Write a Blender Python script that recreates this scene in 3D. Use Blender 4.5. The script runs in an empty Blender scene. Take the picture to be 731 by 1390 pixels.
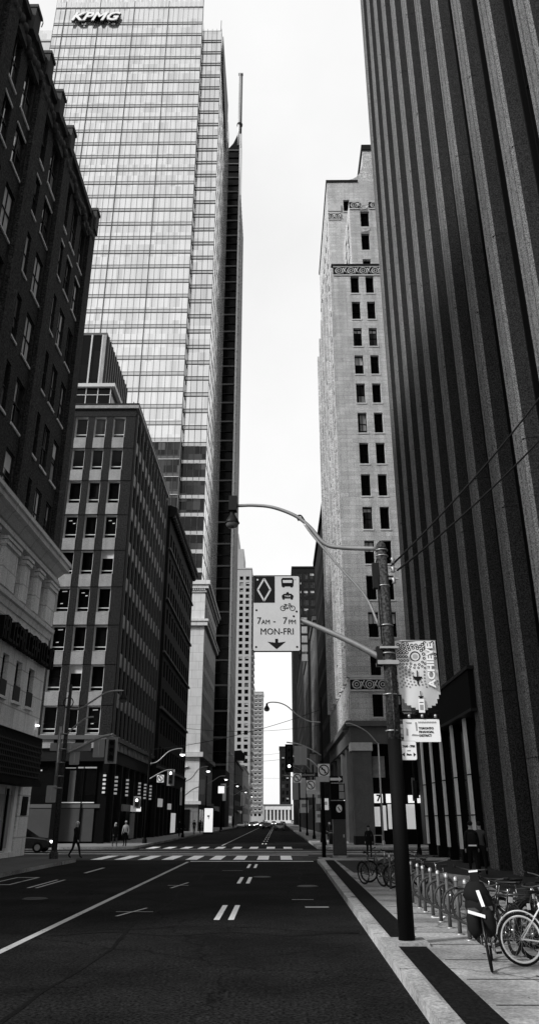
import bpy, bmesh, math, random
from mathutils import Vector, Matrix
random.seed(7)
scene = bpy.context.scene
COL = scene.collection
R = math.radians
# ------------------------------------------------------------------ camera
F_PX, CXP, CYP, WP, HP = 1046.0, 365.5, 650.0, 731.0, 1390.0
PITCH = math.atan((1112 - 650) / F_PX)
YAW = math.atan((376 - 365.5) / F_PX * math.cos(PITCH))
CAM = Vector((0, 0, 2.05))
cd = bpy.data.cameras.new('camera')
cam = bpy.data.objects.new('camera', cd)
COL.objects.link(cam)
cam.location = CAM
cam.rotation_euler = (R(90) + PITCH, 0, YAW)
cd.sensor_fit = 'VERTICAL'
cd.sensor_height = 36.0
cd.lens = F_PX / HP * 36.0
cd.shift_y = -(HP / 2 - CYP) / HP
cd.clip_start = 0.1
cd.clip_end = 4000
scene.camera = cam
# ------------------------------------------------------------------ light
SUN_EL, SUN_AZ = R(33), R(240)      # azimuth clockwise from +Y
w = bpy.data.worlds.new('World')
scene.world = w
w.use_nodes = True
nt = w.node_tree
nt.nodes.clear()
wo = nt.nodes.new('ShaderNodeOutputWorld')
bg = nt.nodes.new('ShaderNodeBackground')
sky = nt.nodes.new('ShaderNodeTexSky')
sky.sky_type = 'NISHITA'
sky.sun_disc = False
sky.sun_elevation = SUN_EL
sky.sun_rotation = SUN_AZ
sky.dust_density = 4.0
bw = nt.nodes.new('ShaderNodeRGBToBW')
nz = nt.nodes.new('ShaderNodeTexNoise')
nz.inputs['Scale'].default_value = 2.2
nz.inputs['Detail'].default_value = 7
ramp = nt.nodes.new('ShaderNodeMapRange')
ramp.inputs['From Min'].default_value = 0.35
ramp.inputs['From Max'].default_value = 0.7
ramp.inputs['To Min'].default_value = 8.9
ramp.inputs['To Max'].default_value = 7.3
mx = nt.nodes.new('ShaderNodeMix')
mx.data_type = 'FLOAT'
mx.inputs[0].default_value = 0.80
tc = nt.nodes.new('ShaderNodeTexCoord')
nt.links.new(tc.outputs['Generated'], nz.inputs['Vector'])
nt.links.new(nz.outputs['Fac'], ramp.inputs['Value'])
nt.links.new(sky.outputs[0], bw.inputs[0])
nt.links.new(bw.outputs[0], mx.inputs[2])
nt.links.new(ramp.outputs[0], mx.inputs[3])
nt.links.new(mx.outputs[0], bg.inputs['Color'])
bg.inputs['Strength'].default_value = 0.12
nt.links.new(bg.outputs[0], wo.inputs['Surface'])
sd = bpy.data.lights.new('sun', 'SUN')
sd.energy = 3.0
sd.angle = R(9)
sd.color = (1, 1, 1)
sun = bpy.data.objects.new('sun', sd)
COL.objects.link(sun)
sdir = Vector((math.sin(SUN_AZ) * math.cos(SUN_EL), math.cos(SUN_AZ) * math.cos(SUN_EL), math.sin(SUN_EL)))
sun.rotation_euler = sdir.to_track_quat('Z', 'Y').to_euler()
sun.location = (0, 0, 300)
vs = scene.view_settings
vs.view_transform = 'Standard'
vs.look = 'None'
vs.exposure = 0.22
vs.gamma = 1.0
vs.use_curve_mapping = False
scene.render.engine = 'CYCLES'
scene.cycles.max_bounces = 6

# ------------------------------------------------------------------ projection helpers (place things from measured sight lines)
cR = cam.rotation_euler.to_matrix()
RT, UP, FW = cR @ Vector((1, 0, 0)), cR @ Vector((0, 1, 0)), cR @ Vector((0, 0, -1))
def at(px, py, X=None, Y=None, Z=None):
    d = FW + RT * ((px - CXP) / F_PX) - UP * ((py - CYP) / F_PX)
    if X is not None: t = (X - CAM.x) / d.x
    elif Y is not None: t = (Y - CAM.y) / d.y
    else: t = (Z - CAM.z) / d.z
    return CAM + d * t
def project(p):
    d = Vector(p) - CAM
    z = d.dot(FW)
    if z < 0.5: return None
    return (CXP + F_PX * d.dot(RT) / z, CYP - F_PX * d.dot(UP) / z, z)

# ------------------------------------------------------------------ materials
def g3(v): return (v, v, v, 1)
def mat(name, v, rough=0.8, var=0.25, scale=1.5, metal=0.0, spec=0.12, bump=0.0, joints=None, streak=0.0, fine=0.0, cracks=0.0, wear=0.0, grit=0.0):
    """neutral material; var = mottling, joints = (length, height, dark factor), streak = vertical weather streaks"""
    m = bpy.data.materials.new(name)
    m.use_nodes = True
    n = m.node_tree
    p = n.nodes['Principled BSDF']
    p.inputs['Roughness'].default_value = rough
    p.inputs['Metallic'].default_value = metal
    p.inputs['Specular IOR Level'].default_value = spec
    geo = n.nodes.new('ShaderNodeNewGeometry')
    def math_(op, a, b):
        k = n.nodes.new('ShaderNodeMath'); k.operation = op
        for i, s in enumerate((a, b)):
            if isinstance(s, (int, float)): k.inputs[i].default_value = s
            else: n.links.new(s, k.inputs[i])
        return k.outputs[0]
    def noise(sc, det, src=None):
        k = n.nodes.new('ShaderNodeTexNoise')
        k.inputs['Scale'].default_value = sc; k.inputs['Detail'].default_value = det
        k.inputs['Roughness'].default_value = 0.65
        n.links.new(src or geo.outputs['Position'], k.inputs['Vector'])
        return k.outputs['Fac']
    val = None
    if var:
        a = noise(scale, 6)
        val = math_('MULTIPLY_ADD', a, var * 3); val.node.inputs[2].default_value = 1 - var * 1.5
        c = noise(scale * 0.13, 3)
        c2 = math_('MULTIPLY_ADD', c, var * 1.6); c2.node.inputs[2].default_value = 1 - var * 0.8
        val = math_('MULTIPLY', val, c2)
    if fine:
        a = noise(scale * 14, 4)
        c2 = math_('MULTIPLY_ADD', a, fine * 4); c2.node.inputs[2].default_value = 1 - fine * 2
        val = math_('MULTIPLY', val if val else 1.0, c2)
    if streak:
        mp = n.nodes.new('ShaderNodeMapping'); mp.inputs['Scale'].default_value = (2.2, 2.2, 0.09)
        n.links.new(geo.outputs['Position'], mp.inputs['Vector'])
        a = noise(1.0, 5, mp.outputs[0])
        c2 = math_('MULTIPLY_ADD', a, streak * 3); c2.node.inputs[2].default_value = 1 - streak * 1.5
        val = math_('MULTIPLY', val if val else 1.0, c2)
    if joints:
        sx = n.nodes.new('ShaderNodeSeparateXYZ'); n.links.new(geo.outputs['Position'], sx.inputs[0])
        h = math_('ADD', sx.outputs[0], sx.outputs[1])
        cb = n.nodes.new('ShaderNodeCombineXYZ'); n.links.new(h, cb.inputs[0]); n.links.new(sx.outputs[2], cb.inputs[1])
        bt = n.nodes.new('ShaderNodeTexBrick')
        n.links.new(cb.outputs[0], bt.inputs['Vector'])
        bt.inputs['Scale'].default_value = 1.0
        bt.inputs['Brick Width'].default_value = joints[0]; bt.inputs['Row Height'].default_value = joints[1]
        bt.inputs['Mortar Size'].default_value = joints[1] * 0.03 + 0.004
        bt.inputs['Color1'].default_value = g3(1.0); bt.inputs['Color2'].default_value = g3(joints[3] if len(joints) > 3 else 0.85)
        bt.inputs['Mortar'].default_value = g3(joints[2])
        val = math_('MULTIPLY', val if val else 1.0, bt.outputs['Color'])
    if cracks:          # wandering crack and seam lines
        dn = n.nodes.new('ShaderNodeTexNoise'); dn.inputs['Scale'].default_value = 1.3; dn.inputs['Detail'].default_value = 5
        n.links.new(geo.outputs['Position'], dn.inputs['Vector'])
        vm = n.nodes.new('ShaderNodeVectorMath'); vm.operation = 'MULTIPLY_ADD'; n.links.new(dn.outputs['Color'], vm.inputs[0]); vm.inputs[1].default_value = (1.1, 1.1, 0)
        n.links.new(geo.outputs['Position'], vm.inputs[2])
        vo = n.nodes.new('ShaderNodeTexVoronoi'); vo.feature = 'DISTANCE_TO_EDGE'; vo.inputs['Scale'].default_value = 0.21
        n.links.new(vm.outputs[0], vo.inputs['Vector'])
        cr_ = n.nodes.new('ShaderNodeMapRange'); n.links.new(vo.outputs['Distance'], cr_.inputs['Value'])
        cr_.inputs['From Min'].default_value = 0.002; cr_.inputs['From Max'].default_value = 0.007; cr_.inputs['To Min'].default_value = 1 - cracks
        val = math_('MULTIPLY', val, cr_.outputs[0])
        sp = n.nodes.new('ShaderNodeMapRange'); n.links.new(noise(0.35, 7), sp.inputs['Value'])      # broad stains and patches
        sp.inputs['From Min'].default_value = 0.38; sp.inputs['From Max'].default_value = 0.62; sp.inputs['To Min'].default_value = 0.62; sp.inputs['To Max'].default_value = 1.35
        val = math_('MULTIPLY', val, sp.outputs[0])
    if grit:            # coarse light and dark specks of aggregate
        gr = n.nodes.new('ShaderNodeMapRange'); n.links.new(noise(22.0 if grit < 2 else 9.0, 2), gr.inputs['Value'])
        gr.inputs['From Min'].default_value = 0.36; gr.inputs['From Max'].default_value = 0.66; gr.inputs['To Min'].default_value = 1 - 0.55 * min(grit, 1.4); gr.inputs['To Max'].default_value = 1 + 0.8 * min(grit, 1.4)
        val = math_('MULTIPLY', val, gr.outputs[0])
    if val is not None:
        val = math_('MULTIPLY', val, v)
        if wear:        # paint worn through to the asphalt
            wr_ = n.nodes.new('ShaderNodeMapRange'); n.links.new(math_('ADD', noise(5.0, 8), math_('MULTIPLY', noise(0.8, 3), 0.5)), wr_.inputs['Value'])
            wr_.inputs['From Min'].default_value = 0.60 + 0.2 * wear; wr_.inputs['From Max'].default_value = 0.56 + 0.2 * wear + 0.07
            wr_.inputs['To Min'].default_value = 0.06; wr_.inputs['To Max'].default_value = 1.0
            val = math_('MULTIPLY', val, wr_.outputs[0])
        cb = n.nodes.new('ShaderNodeCombineColor')
        for i in range(3): n.links.new(val, cb.inputs[i])
        n.links.new(cb.outputs[0], p.inputs['Base Color'])
        if bump:
            b = n.nodes.new('ShaderNodeBump'); b.inputs['Strength'].default_value = bump; b.inputs['Distance'].default_value = 0.03
            n.links.new(noise(scale * 12, 4), b.inputs['Height']); n.links.new(b.outputs[0], p.inputs['Normal'])
    else:
        p.inputs['Base Color'].default_value = g3(v)
    return m
def glass(name, lo, hi, cell=(1.5, 2.0), rough=0.06, metal=0.0, spec=0.5, wav=0.02):
    """opaque tinted glazing whose tint and tilt change from pane to pane"""
    m = bpy.data.materials.new(name); m.use_nodes = True
    n = m.node_tree; p = n.nodes['Principled BSDF']
    p.inputs['Roughness'].default_value = rough; p.inputs['Metallic'].default_value = metal
    p.inputs['Specular IOR Level'].default_value = spec
    geo = n.nodes.new('ShaderNodeNewGeometry')
    sx = n.nodes.new('ShaderNodeSeparateXYZ'); n.links.new(geo.outputs['Position'], sx.inputs[0])
    def mt(op, a, b):
        k = n.nodes.new('ShaderNodeMath'); k.operation = op
        for i, s in enumerate((a, b)):
            if isinstance(s, (int, float)): k.inputs[i].default_value = s
            else: n.links.new(s, k.inputs[i])
        return k.outputs[0]
    h = mt('FLOOR', mt('DIVIDE', mt('ADD', sx.outputs[0], sx.outputs[1]), cell[0]), 0)
    z = mt('FLOOR', mt('DIVIDE', sx.outputs[2], cell[1]), 0)
    cb = n.nodes.new('ShaderNodeCombineXYZ'); n.links.new(h, cb.inputs[0]); n.links.new(z, cb.inputs[1])
    wn = n.nodes.new('ShaderNodeTexWhiteNoise'); wn.noise_dimensions = '3D'; n.links.new(cb.outputs[0], wn.inputs['Vector'])
    mr = n.nodes.new('ShaderNodeMapRange'); mr.inputs['To Min'].default_value = lo; mr.inputs['To Max'].default_value = hi
    pw = mt('POWER', wn.outputs['Value'], 3.0 if metal < 0.3 else 0.7)
    n.links.new(pw, mr.inputs['Value'])
    cc = n.nodes.new('ShaderNodeCombineColor')
    for i in range(3): n.links.new(mr.outputs[0], cc.inputs[i])
    n.links.new(cc.outputs[0], p.inputs['Base Color'])
    if wav:
        ns = n.nodes.new('ShaderNodeTexNoise'); ns.inputs['Scale'].default_value = 0.7; ns.inputs['Detail'].default_value = 2
        n.links.new(geo.outputs['Position'], ns.inputs['Vector'])
        b = n.nodes.new('ShaderNodeBump'); b.inputs['Strength'].default_value = wav * 10; b.inputs['Distance'].default_value = 0.05
        n.links.new(ns.outputs['Fac'], b.inputs['Height']); n.links.new(b.outputs[0], p.inputs['Normal'])
    return m
def emit(name, v, s):
    m = bpy.data.materials.new(name); m.use_nodes = True
    p = m.node_tree.nodes['Principled BSDF']
    p.inputs['Base Color'].default_value = g3(v)
    p.inputs['Emission Color'].default_value = g3(v); p.inputs['Emission Strength'].default_value = s
    return m
M = dict(
    asphalt=mat('asphalt', 0.0105, 0.9, 0.22, 0.6, bump=0.6, fine=0.3, spec=0.04, cracks=0.5, grit=1.4),
    asphalt_old=mat('asphalt_crossing', 0.030, 0.85, 0.25, 0.5, bump=0.4, fine=0.2, cracks=0.6, grit=1.0),
    paint=mat('road_paint', 0.9, 0.6, 0.10, 3.0, fine=0.12, wear=-0.55),
    worn_paint=mat('worn_road_paint', 0.42, 0.7, 0.25, 3.0, fine=0.2, wear=-0.1),
    concrete=mat('sidewalk_concrete', 0.29, 0.85, 0.2, 1.2, fine=0.2, bump=0.3, cracks=0.6, grit=0.35),
    darkpave=mat('dark_paving', 0.030, 0.8, 0.22, 1.2, fine=0.25, bump=0.3, grit=0.8),
    boulevard=mat('boulevard_strip', 0.008, 0.9, 0.2, 2.0, fine=0.2, spec=0.05, grit=1.0),
    kerb=mat('kerb_concrete', 0.34, 0.8, 0.25, 2.0, fine=0.2, cracks=0.6, grit=0.5),
    brick=mat('dark_brick', 0.034, 0.9, 0.28, 1.6, joints=(0.24, 0.085, 0.5, 0.6), streak=0.3, bump=0.4, fine=0.3, grit=2.0),
    brick_trim=mat('weathered_terracotta', 0.06, 0.85, 0.35, 2.2, streak=0.2, fine=0.3, bump=0.5),
    basestone=mat('pale_limestone', 0.64, 0.8, 0.14, 1.0, joints=(2.2, 1.1, 0.6, 0.93), streak=0.16, fine=0.12, grit=0.4),
    bpier=mat('granite_pier', 0.017, 0.7, 0.2, 2.0, streak=0.15, fine=0.25, grit=2.0),
    bspandrel=mat('pale_spandrel', 0.30, 0.7, 0.2, 1.2, streak=0.25, fine=0.15, grit=0.6),
    alu=mat('pale_aluminium', 0.55, 0.45, 0.08, 2.0, metal=0.0),
    darkmetal=mat('dark_metal', 0.012, 0.5, 0.2, 2.0, spec=0.15),
    black=mat('black_trim', 0.004, 0.6, 0.0, spec=0.05),
    roofm=mat('roof_gravel', 0.08, 0.9, 0.2, 1.0),
    cstone=mat('dark_stone', 0.014, 0.85, 0.25, 1.0, streak=0.2, fine=0.2),
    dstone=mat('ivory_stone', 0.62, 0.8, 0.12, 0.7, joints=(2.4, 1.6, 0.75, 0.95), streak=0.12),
    dside=mat('shaded_ivory_stone', 0.22, 0.85, 0.25, 0.7, joints=(2.4, 1.6, 0.6, 0.85), streak=0.2),  # shaded copy of the ivory stone for the street side
    mull=mat('grey_mullion', 0.11, 0.5, 0.1, 1.0),
    spandrel=mat('grey_glass_spandrel', 0.50, 0.15, 0.1, 0.3, metal=0.8),
    deco=mat('deco_limestone', 0.43, 0.85, 0.2, 0.8, joints=(1.3, 0.45, 0.6, 0.8), streak=0.3, fine=0.2, grit=1.9),
    decotrim=mat('carved_limestone', 0.5, 0.85, 0.25, 3.0, fine=0.3),
    decobase=mat('grey_granite_base', 0.10, 0.75, 0.22, 1.2, streak=0.15, fine=0.25),
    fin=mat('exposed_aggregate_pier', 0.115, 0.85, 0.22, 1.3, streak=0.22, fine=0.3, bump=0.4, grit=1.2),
    finside=mat('shaded_pier_side', 0.024, 0.7, 0.15, 1.3, streak=0.2, fine=0.3, spec=0.06, grit=1.2),  # shade on the fin returns put in as a darker tone
    finlight=mat('pale_stone_column', 0.75, 0.7, 0.15, 2.0, streak=0.15),
    condo=mat('pale_condo_concrete', 0.36, 0.8, 0.12, 0.3, streak=0.1),
    farstone=mat('far_stone', 0.12, 0.85, 0.2, 0.4, streak=0.15),
    glassdark=glass('dark_glazing', 0.004, 0.05, spec=0.22),
    glassblack=glass('black_glazing', 0.002, 0.006, rough=0.15, spec=0.12),
    glassgrey=glass('grey_glazing', 0.01, 0.45, spec=0.8),  # pale tints stand in for reflected sky on the brick front
    curtain=glass('mirror_curtain_glass', 0.58, 0.80, (1.68, 4.4), 0.10, 0.85, 0.5, 0.006),
    curtain_side=glass('mirror_side_glass', 0.62, 0.88, (5.4, 4.9), 0.10, 0.85, 0.5, 0.006),
    curtain_dark=glass('dark_reflection_glass', 0.003, 0.10, (1.68, 2.2), 0.08, 0.0, 0.3, 0.0),  # dark building reflection on the lower floors, painted as pane colour
    blind=mat('blind_and_glare', 0.62, 0.8, 0.1, 3.0),  # also painted as sky glare on the brick building's panes
    pole=mat('weathered_pole', 0.035, 0.8, 0.35, 3.0, streak=0.35, fine=0.3, grit=1.2),
    polepaint=mat('dark_pole_paint', 0.005, 0.7, 0.2, 3.0, spec=0.06),
    galv=mat('galvanised_steel', 0.36, 0.42, 0.2, 4.0, metal=0.6),
    postmetal=mat('worn_post_steel', 0.10, 0.6, 0.35, 6.0, metal=0.3, fine=0.2),
    ringmetal=mat('dark_cast_ring', 0.05, 0.6, 0.3, 6.0, metal=0.3),
    signface=mat('grey_sign_face', 0.50, 0.6, 0.06, 5.0),
    signwhite=mat('white_sign_face', 0.80, 0.5, 0.05, 4.0),
    signink=mat('black_sign_ink', 0.006, 0.6, 0.0),
    signgrey=mat('grey_sign_ink', 0.30, 0.6, 0.0),
    banner=mat('banner_fabric', 0.55, 0.8, 0.08, 3.0),
    rubber=mat('rubber', 0.010, 0.8, 0.1, 5.0),
    cloth_dark=mat('dark_cloth', 0.010, 0.9, 0.2, 8.0),
    cloth_grey=mat('grey_cloth', 0.06, 0.9, 0.2, 8.0),
    cloth_light=mat('light_cloth', 0.55, 0.9, 0.1, 8.0),
    skin=mat('skin', 0.30, 0.6, 0.05, 8.0),
    hair_dark=mat('dark_hair', 0.01, 0.7, 0.1, 20),
    hair_white=mat('white_hair', 0.65, 0.7, 0.1, 20),
    carblack=mat('black_car_paint', 0.012, 0.25, 0.0, spec=0.6),
    carwhite=mat('white_car_paint', 0.72, 0.3, 0.0),
    cargrey=mat('silver_car_paint', 0.30, 0.3, 0.0, metal=0.4),
    bikeblack=mat('black_bicycle_paint', 0.010, 0.3, 0.0, spec=0.6),
    bikewhite=mat('white_bicycle_paint', 0.75, 0.35, 0.0),
    chrome=mat('brushed_chrome', 0.55, 0.25, 0.1, 5.0, metal=0.9),
    leaf=mat('leaf_green', 0.03, 0.8, 0.3, 2.0),
    lampglow=emit('lit_lamp', 1.0, 3.0),
    signglow=emit('lit_sign', 0.9, 0.75),
    shopglow=emit('lit_shop_interior', 0.7, 0.42),
    dimglow=emit('dim_room_light', 0.5, 0.35),
)

# ------------------------------------------------------------------ mesh builder
class MB:
    def __init__(s): s.v = []; s.f = []; s.m = []; s.mats = []; s.sm = []
    def mi(s, m):
        if m not in s.mats: s.mats.append(m)
        return s.mats.index(m)
    def poly(s, pts, m, smooth=False):
        b = len(s.v); s.v += [tuple(p) for p in pts]; s.f.append(list(range(b, b + len(pts)))); s.m.append(s.mi(m)); s.sm.append(smooth)
    def box(s, x0, x1, y0, y1, z0, z1, m, skip=''):
        if x0 > x1: x0, x1 = x1, x0
        if y0 > y1: y0, y1 = y1, y0
        P = [(x0, y0, z0), (x1, y0, z0), (x1, y1, z0), (x0, y1, z0), (x0, y0, z1), (x1, y0, z1), (x1, y1, z1), (x0, y1, z1)]
        b = len(s.v); s.v += P; k = s.mi(m)
        F = {'b': (3, 2, 1, 0), 't': (4, 5, 6, 7), 's': (0, 1, 5, 4), 'e': (1, 2, 6, 5), 'n': (2, 3, 7, 6), 'w': (3, 0, 4, 7)}
        for c, f in F.items():
            if c in skip: continue
            s.f.append([b + i for i in f]); s.m.append(k); s.sm.append(False)
    def tube(s, pts, r, m, n=8, caps=True):
        pts = [Vector(p) for p in pts]
        rs = r if isinstance(r, (list, tuple)) else [r] * len(pts)
        k = s.mi(m); b = len(s.v); up = None
        for i, p in enumerate(pts):
            t = (pts[min(i + 1, len(pts) - 1)] - pts[max(i - 1, 0)]).normalized()
            if up is None:
                up = Vector((0, 0, 1)) if abs(t.z) < 0.9 else Vector((1, 0, 0))
            a = t.cross(up).normalized(); c = a.cross(t).normalized(); up = c
            for j in range(n):
                an = 2 * math.pi * j / n
                s.v.append(tuple(p + (a * math.cos(an) + c * math.sin(an)) * rs[i]))
        for i in range(len(pts) - 1):
            for j in range(n):
                q = b + i * n; j2 = (j + 1) % n
                s.f.append([q + j, q + j2, q + n + j2, q + n + j]); s.m.append(k); s.sm.append(True)
        if caps:
            s.f.append([b + j for j in range(n)]); s.m.append(k); s.sm.append(False)
            q = b + (len(pts) - 1) * n
            s.f.append([q + n - 1 - j for j in range(n)]); s.m.append(k); s.sm.append(False)
    def ring(s, c, ax, rad, r, m, n=28, k=6, a0=0, a1=2 * math.pi):
        """torus-like tube round axis ax"""
        c = Vector(c); ax = Vector(ax).normalized()
        u = ax.cross(Vector((0, 0, 1)));
        if u.length < 0.1: u = Vector((1, 0, 0))
        u.normalize(); w_ = u.cross(ax)
        full = abs(a1 - a0 - 2 * math.pi) < 1e-4
        s.tube([c + (u * math.cos(a0 + (a1 - a0) * i / n) + w_ * math.sin(a0 + (a1 - a0) * i / n)) * rad for i in range(n + 1)], r, m, k, caps=not full)
    def lathe(s, prof, c, m, n=14):
        c = Vector(c)
        s_ = len(s.v); k = s.mi(m)
        for (r, z) in prof:
            for j in range(n):
                a = 2 * math.pi * j / n; s.v.append((c.x + r * math.cos(a), c.y + r * math.sin(a), c.z + z))
        for i in range(len(prof) - 1):
            for j in range(n):
                q = s_ + i * n; j2 = (j + 1) % n
                s.f.append([q + j, q + j2, q + n + j2, q + n + j]); s.m.append(k); s.sm.append(True)
    def prism(s, prof, axis, a0, a1, m):
        """extrude a 2D profile; axis 'x': prof=(y,z); 'y': prof=(x,z)"""
        def P(p, a): return (a, p[0], p[1]) if axis == 'x' else (p[0], a, p[1])
        n = len(prof)
        s.poly([P(p, a0) for p in prof], m); s.poly([P(p, a1) for p in reversed(prof)], m)
        for i in range(n):
            p, q = prof[i], prof[(i + 1) % n]
            s.poly([P(p, a0), P(p, a1), P(q, a1), P(q, a0)], m)
    def mesh(s, name):
        me = bpy.data.meshes.new(name)
        me.from_pydata(s.v, [], s.f)
        for m in s.mats: me.materials.append(m)
        me.polygons.foreach_set('material_index', s.m)
        me.polygons.foreach_set('use_smooth', s.sm)
        me.update()
        return me
    def build(s, name, parent=None, fix=True):
        me = s.mesh(name)
        if fix:
            bm = bmesh.new(); bm.from_mesh(me); bmesh.ops.remove_doubles(bm, verts=bm.verts, dist=1e-5)
            bmesh.ops.recalc_face_normals(bm, faces=bm.faces); bm.to_mesh(me); bm.free()
        o = bpy.data.objects.new(name, me); COL.objects.link(o)
        if parent: o.parent = parent
        return o
def tag(o, label=None, cat=None, group=None, kind=None):
    if label: o['label'] = label
    if cat: o['category'] = cat
    if group: o['group'] = group
    if kind: o['kind'] = kind
    return o
def empty(name, loc, label=None, cat=None, group=None, rz=0):
    o = bpy.data.objects.new(name, None); COL.objects.link(o); o.location = loc; o.rotation_euler = (0, 0, rz)
    o.empty_display_size = 0.3
    return tag(o, label, cat, group)
def copy_tree(o, parent=None):
    c = o.copy(); COL.objects.link(c)
    if parent: c.parent = parent
    for ch in [k for k in bpy.data.objects if k.parent == o]: copy_tree(ch, c)
    return c
def text_obj(body, size, m, parent, loc, rot, name='lettering', extrude=0.004, ax='CENTER', shear=0.0, sx=1.0, bold=0.0):
    cu = bpy.data.curves.new(name, 'FONT'); cu.body = body; cu.size = size; cu.extrude = extrude; cu.offset = bold
    cu.align_x = ax; cu.align_y = 'CENTER'; cu.shear = shear; cu.resolution_u = 2
    o = bpy.data.objects.new(name, cu); COL.objects.link(o)
    bpy.context.view_layer.update()
    me = bpy.data.meshes.new_from_object(o.evaluated_get(bpy.context.evaluated_depsgraph_get()))
    bpy.data.objects.remove(o); bpy.data.curves.remove(cu)
    me.transform(Matrix.Diagonal((sx, 1, 1, 1)))
    me.name = name; me.materials.clear(); me.materials.append(m)
    q = bpy.data.objects.new(name, me); COL.objects.link(q); q.parent = parent; q.location = loc; q.rotation_euler = rot
    return q

# ------------------------------------------------------------------ buildings
ROT = {'-Y': 0.0, '+X': R(90), '-X': R(-90)}
def fw_(face, p, a, d, z):
    if face == '-Y': return (a, p + d, z)
    if face == '+X': return (p - d, a, z)
    return (p + d, -a, z)
class Bld:
    def __init__(s, name, loc, label, cat='building', group=None, maxwin=92):
        s.root = empty(name, loc, label, cat, group); s.loc = Vector(loc); s.mb = {}; s.wins = []; s.maxwin = maxwin; s.name = name
    def part(s, n):
        return s.mb.setdefault(n, MB())
    def facade(s, face, p, r, z, openings, m, depth=0.35, part='wall', reveal=None):
        """r = range along the face in world X (or Y); openings = (r0, r1, z0, z1, style or None)"""
        mb = s.part(part)
        cv = (lambda a, b: (a, b)) if face != '-X' else (lambda a, b: (-b, -a))
        a0, a1 = cv(*r)
        ops = [(*cv(o[0], o[1]), o[2], o[3], o[4]) for o in openings]
        ua = sorted({round(t, 4) for t in [a0, a1] + [o[0] for o in ops] + [o[1] for o in ops] if a0 - 1e-6 <= t <= a1 + 1e-6})
        zs = sorted({round(t, 4) for t in [z[0], z[1]] + [o[2] for o in ops] + [o[3] for o in ops] if z[0] - 1e-6 <= t <= z[1] + 1e-6})
        for i in range(len(ua) - 1):
            cm = (ua[i] + ua[i + 1]) / 2
            colops = [o for o in ops if o[0] < cm < o[1]]
            run = None
            for j in range(len(zs) - 1):
                zm = (zs[j] + zs[j + 1]) / 2
                hole = any(o[2] < zm < o[3] for o in colops)
                if hole:
                    if run is not None:
                        mb.poly([fw_(face, p, ua[i], 0, run), fw_(face, p, ua[i + 1], 0, run), fw_(face, p, ua[i + 1], 0, zs[j]), fw_(face, p, ua[i], 0, zs[j])], m); run = None
                elif run is None: run = zs[j]
            if run is not None:
                mb.poly([fw_(face, p, ua[i], 0, run), fw_(face, p, ua[i + 1], 0, run), fw_(face, p, ua[i + 1], 0, zs[-1]), fw_(face, p, ua[i], 0, zs[-1])], m)
        for o in ops:
            b0, b1, c0, c1 = o[:4]; rm = reveal or m
            for (q0, q1) in (((b0, c0), (b1, c0)), ((b1, c0), (b1, c1)), ((b1, c1), (b0, c1)), ((b0, c1), (b0, c0))):
                mb.poly([fw_(face, p, q0[0], 0, q0[1]), fw_(face, p, q1[0], 0, q1[1]), fw_(face, p, q1[0], depth, q1[1]), fw_(face, p, q0[0], depth, q0[1])], rm)
            if o[4]: s.wins.append((face, p, b0, b1, c0, c1, o[4], depth))
    def finish(s):
        inv = Matrix.Translation(-s.loc)
        for n, mb in s.mb.items():
            if not mb.v: continue
            o = mb.build(n.split('#')[0], s.root)
            o.data.transform(inv)
            if n in SPLIT: split_parts(o)
            if n == 'spandrel_field': o['kind'] = 'stuff'
        cache = {}
        def score(wd):
            face, p, b0, b1, c0, c1, st, d = wd
            P = [project(fw_(face, p, *q)) for q in ((b0, 0, c0), (b1, 0, c0), (b1, 0, c1), (b0, 0, c1))]
            if any(q is None for q in P): return 0
            cx = sum(q[0] for q in P) / 4; cy = sum(q[1] for q in P) / 4
            if not (-10 < cx < 741 and -10 < cy < 1400): return 0
            return abs(sum(P[i][0] * P[(i + 1) % 4][1] - P[(i + 1) % 4][0] * P[i][1] for i in range(4))) / 2
        ws = sorted(s.wins, key=score, reverse=True)
        rest = MB()
        for i, wd in enumerate(ws):
            face, p, b0, b1, c0, c1, st, d = wd
            W_, H_ = round(b1 - b0, 3), round(c1 - c0, 3)
            key = (W_, H_, st)
            if key not in cache: cache[key] = win_meshes(W_, H_, STY[st])
            fm, pm, smh = cache[key]
            loc = Vector(fw_(face, p, (b0 + b1) / 2, d, c0))
            if i < s.maxwin and score(wd) > 3:
                f = bpy.data.objects.new('window', fm.mesh0); COL.objects.link(f); f.parent = s.root
                f.location = loc - s.loc; f.rotation_euler = (0, 0, ROT[face])
                for nm, q in (('pane', pm), ('sill', smh)):
                    if q:
                        c = bpy.data.objects.new(nm, q.mesh0); COL.objects.link(c); c.parent = f
            else:
                Mx = Matrix.Translation(loc - s.loc) @ Matrix.Rotation(ROT[face], 4, 'Z')
                for q in (fm, pm, smh):
                    if not q: continue
                    b = len(rest.v); rest.v += [tuple(Mx @ Vector(v)) for v in q.v]
                    rest.f += [[b + t for t in f_] for f_ in q.f]; rest.sm += q.sm
                    rest.m += [rest.mi(q.mats[t]) for t in q.m]
        if rest.v:
            o = rest.build('window_field', s.root, fix=False); o['kind'] = 'stuff'
        return s.root
SPLIT = {'spandrel', 'pilaster', 'pier', 'column', 'window_guard', 'ledge', 'shop_sign', 'shop_window', 'roof_unit', 'balcony', 'door', 'upper_tier', 'lamp', 'doorway', 'coping', 'cornice', 'parapet', 'penthouse', 'mast'}
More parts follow.
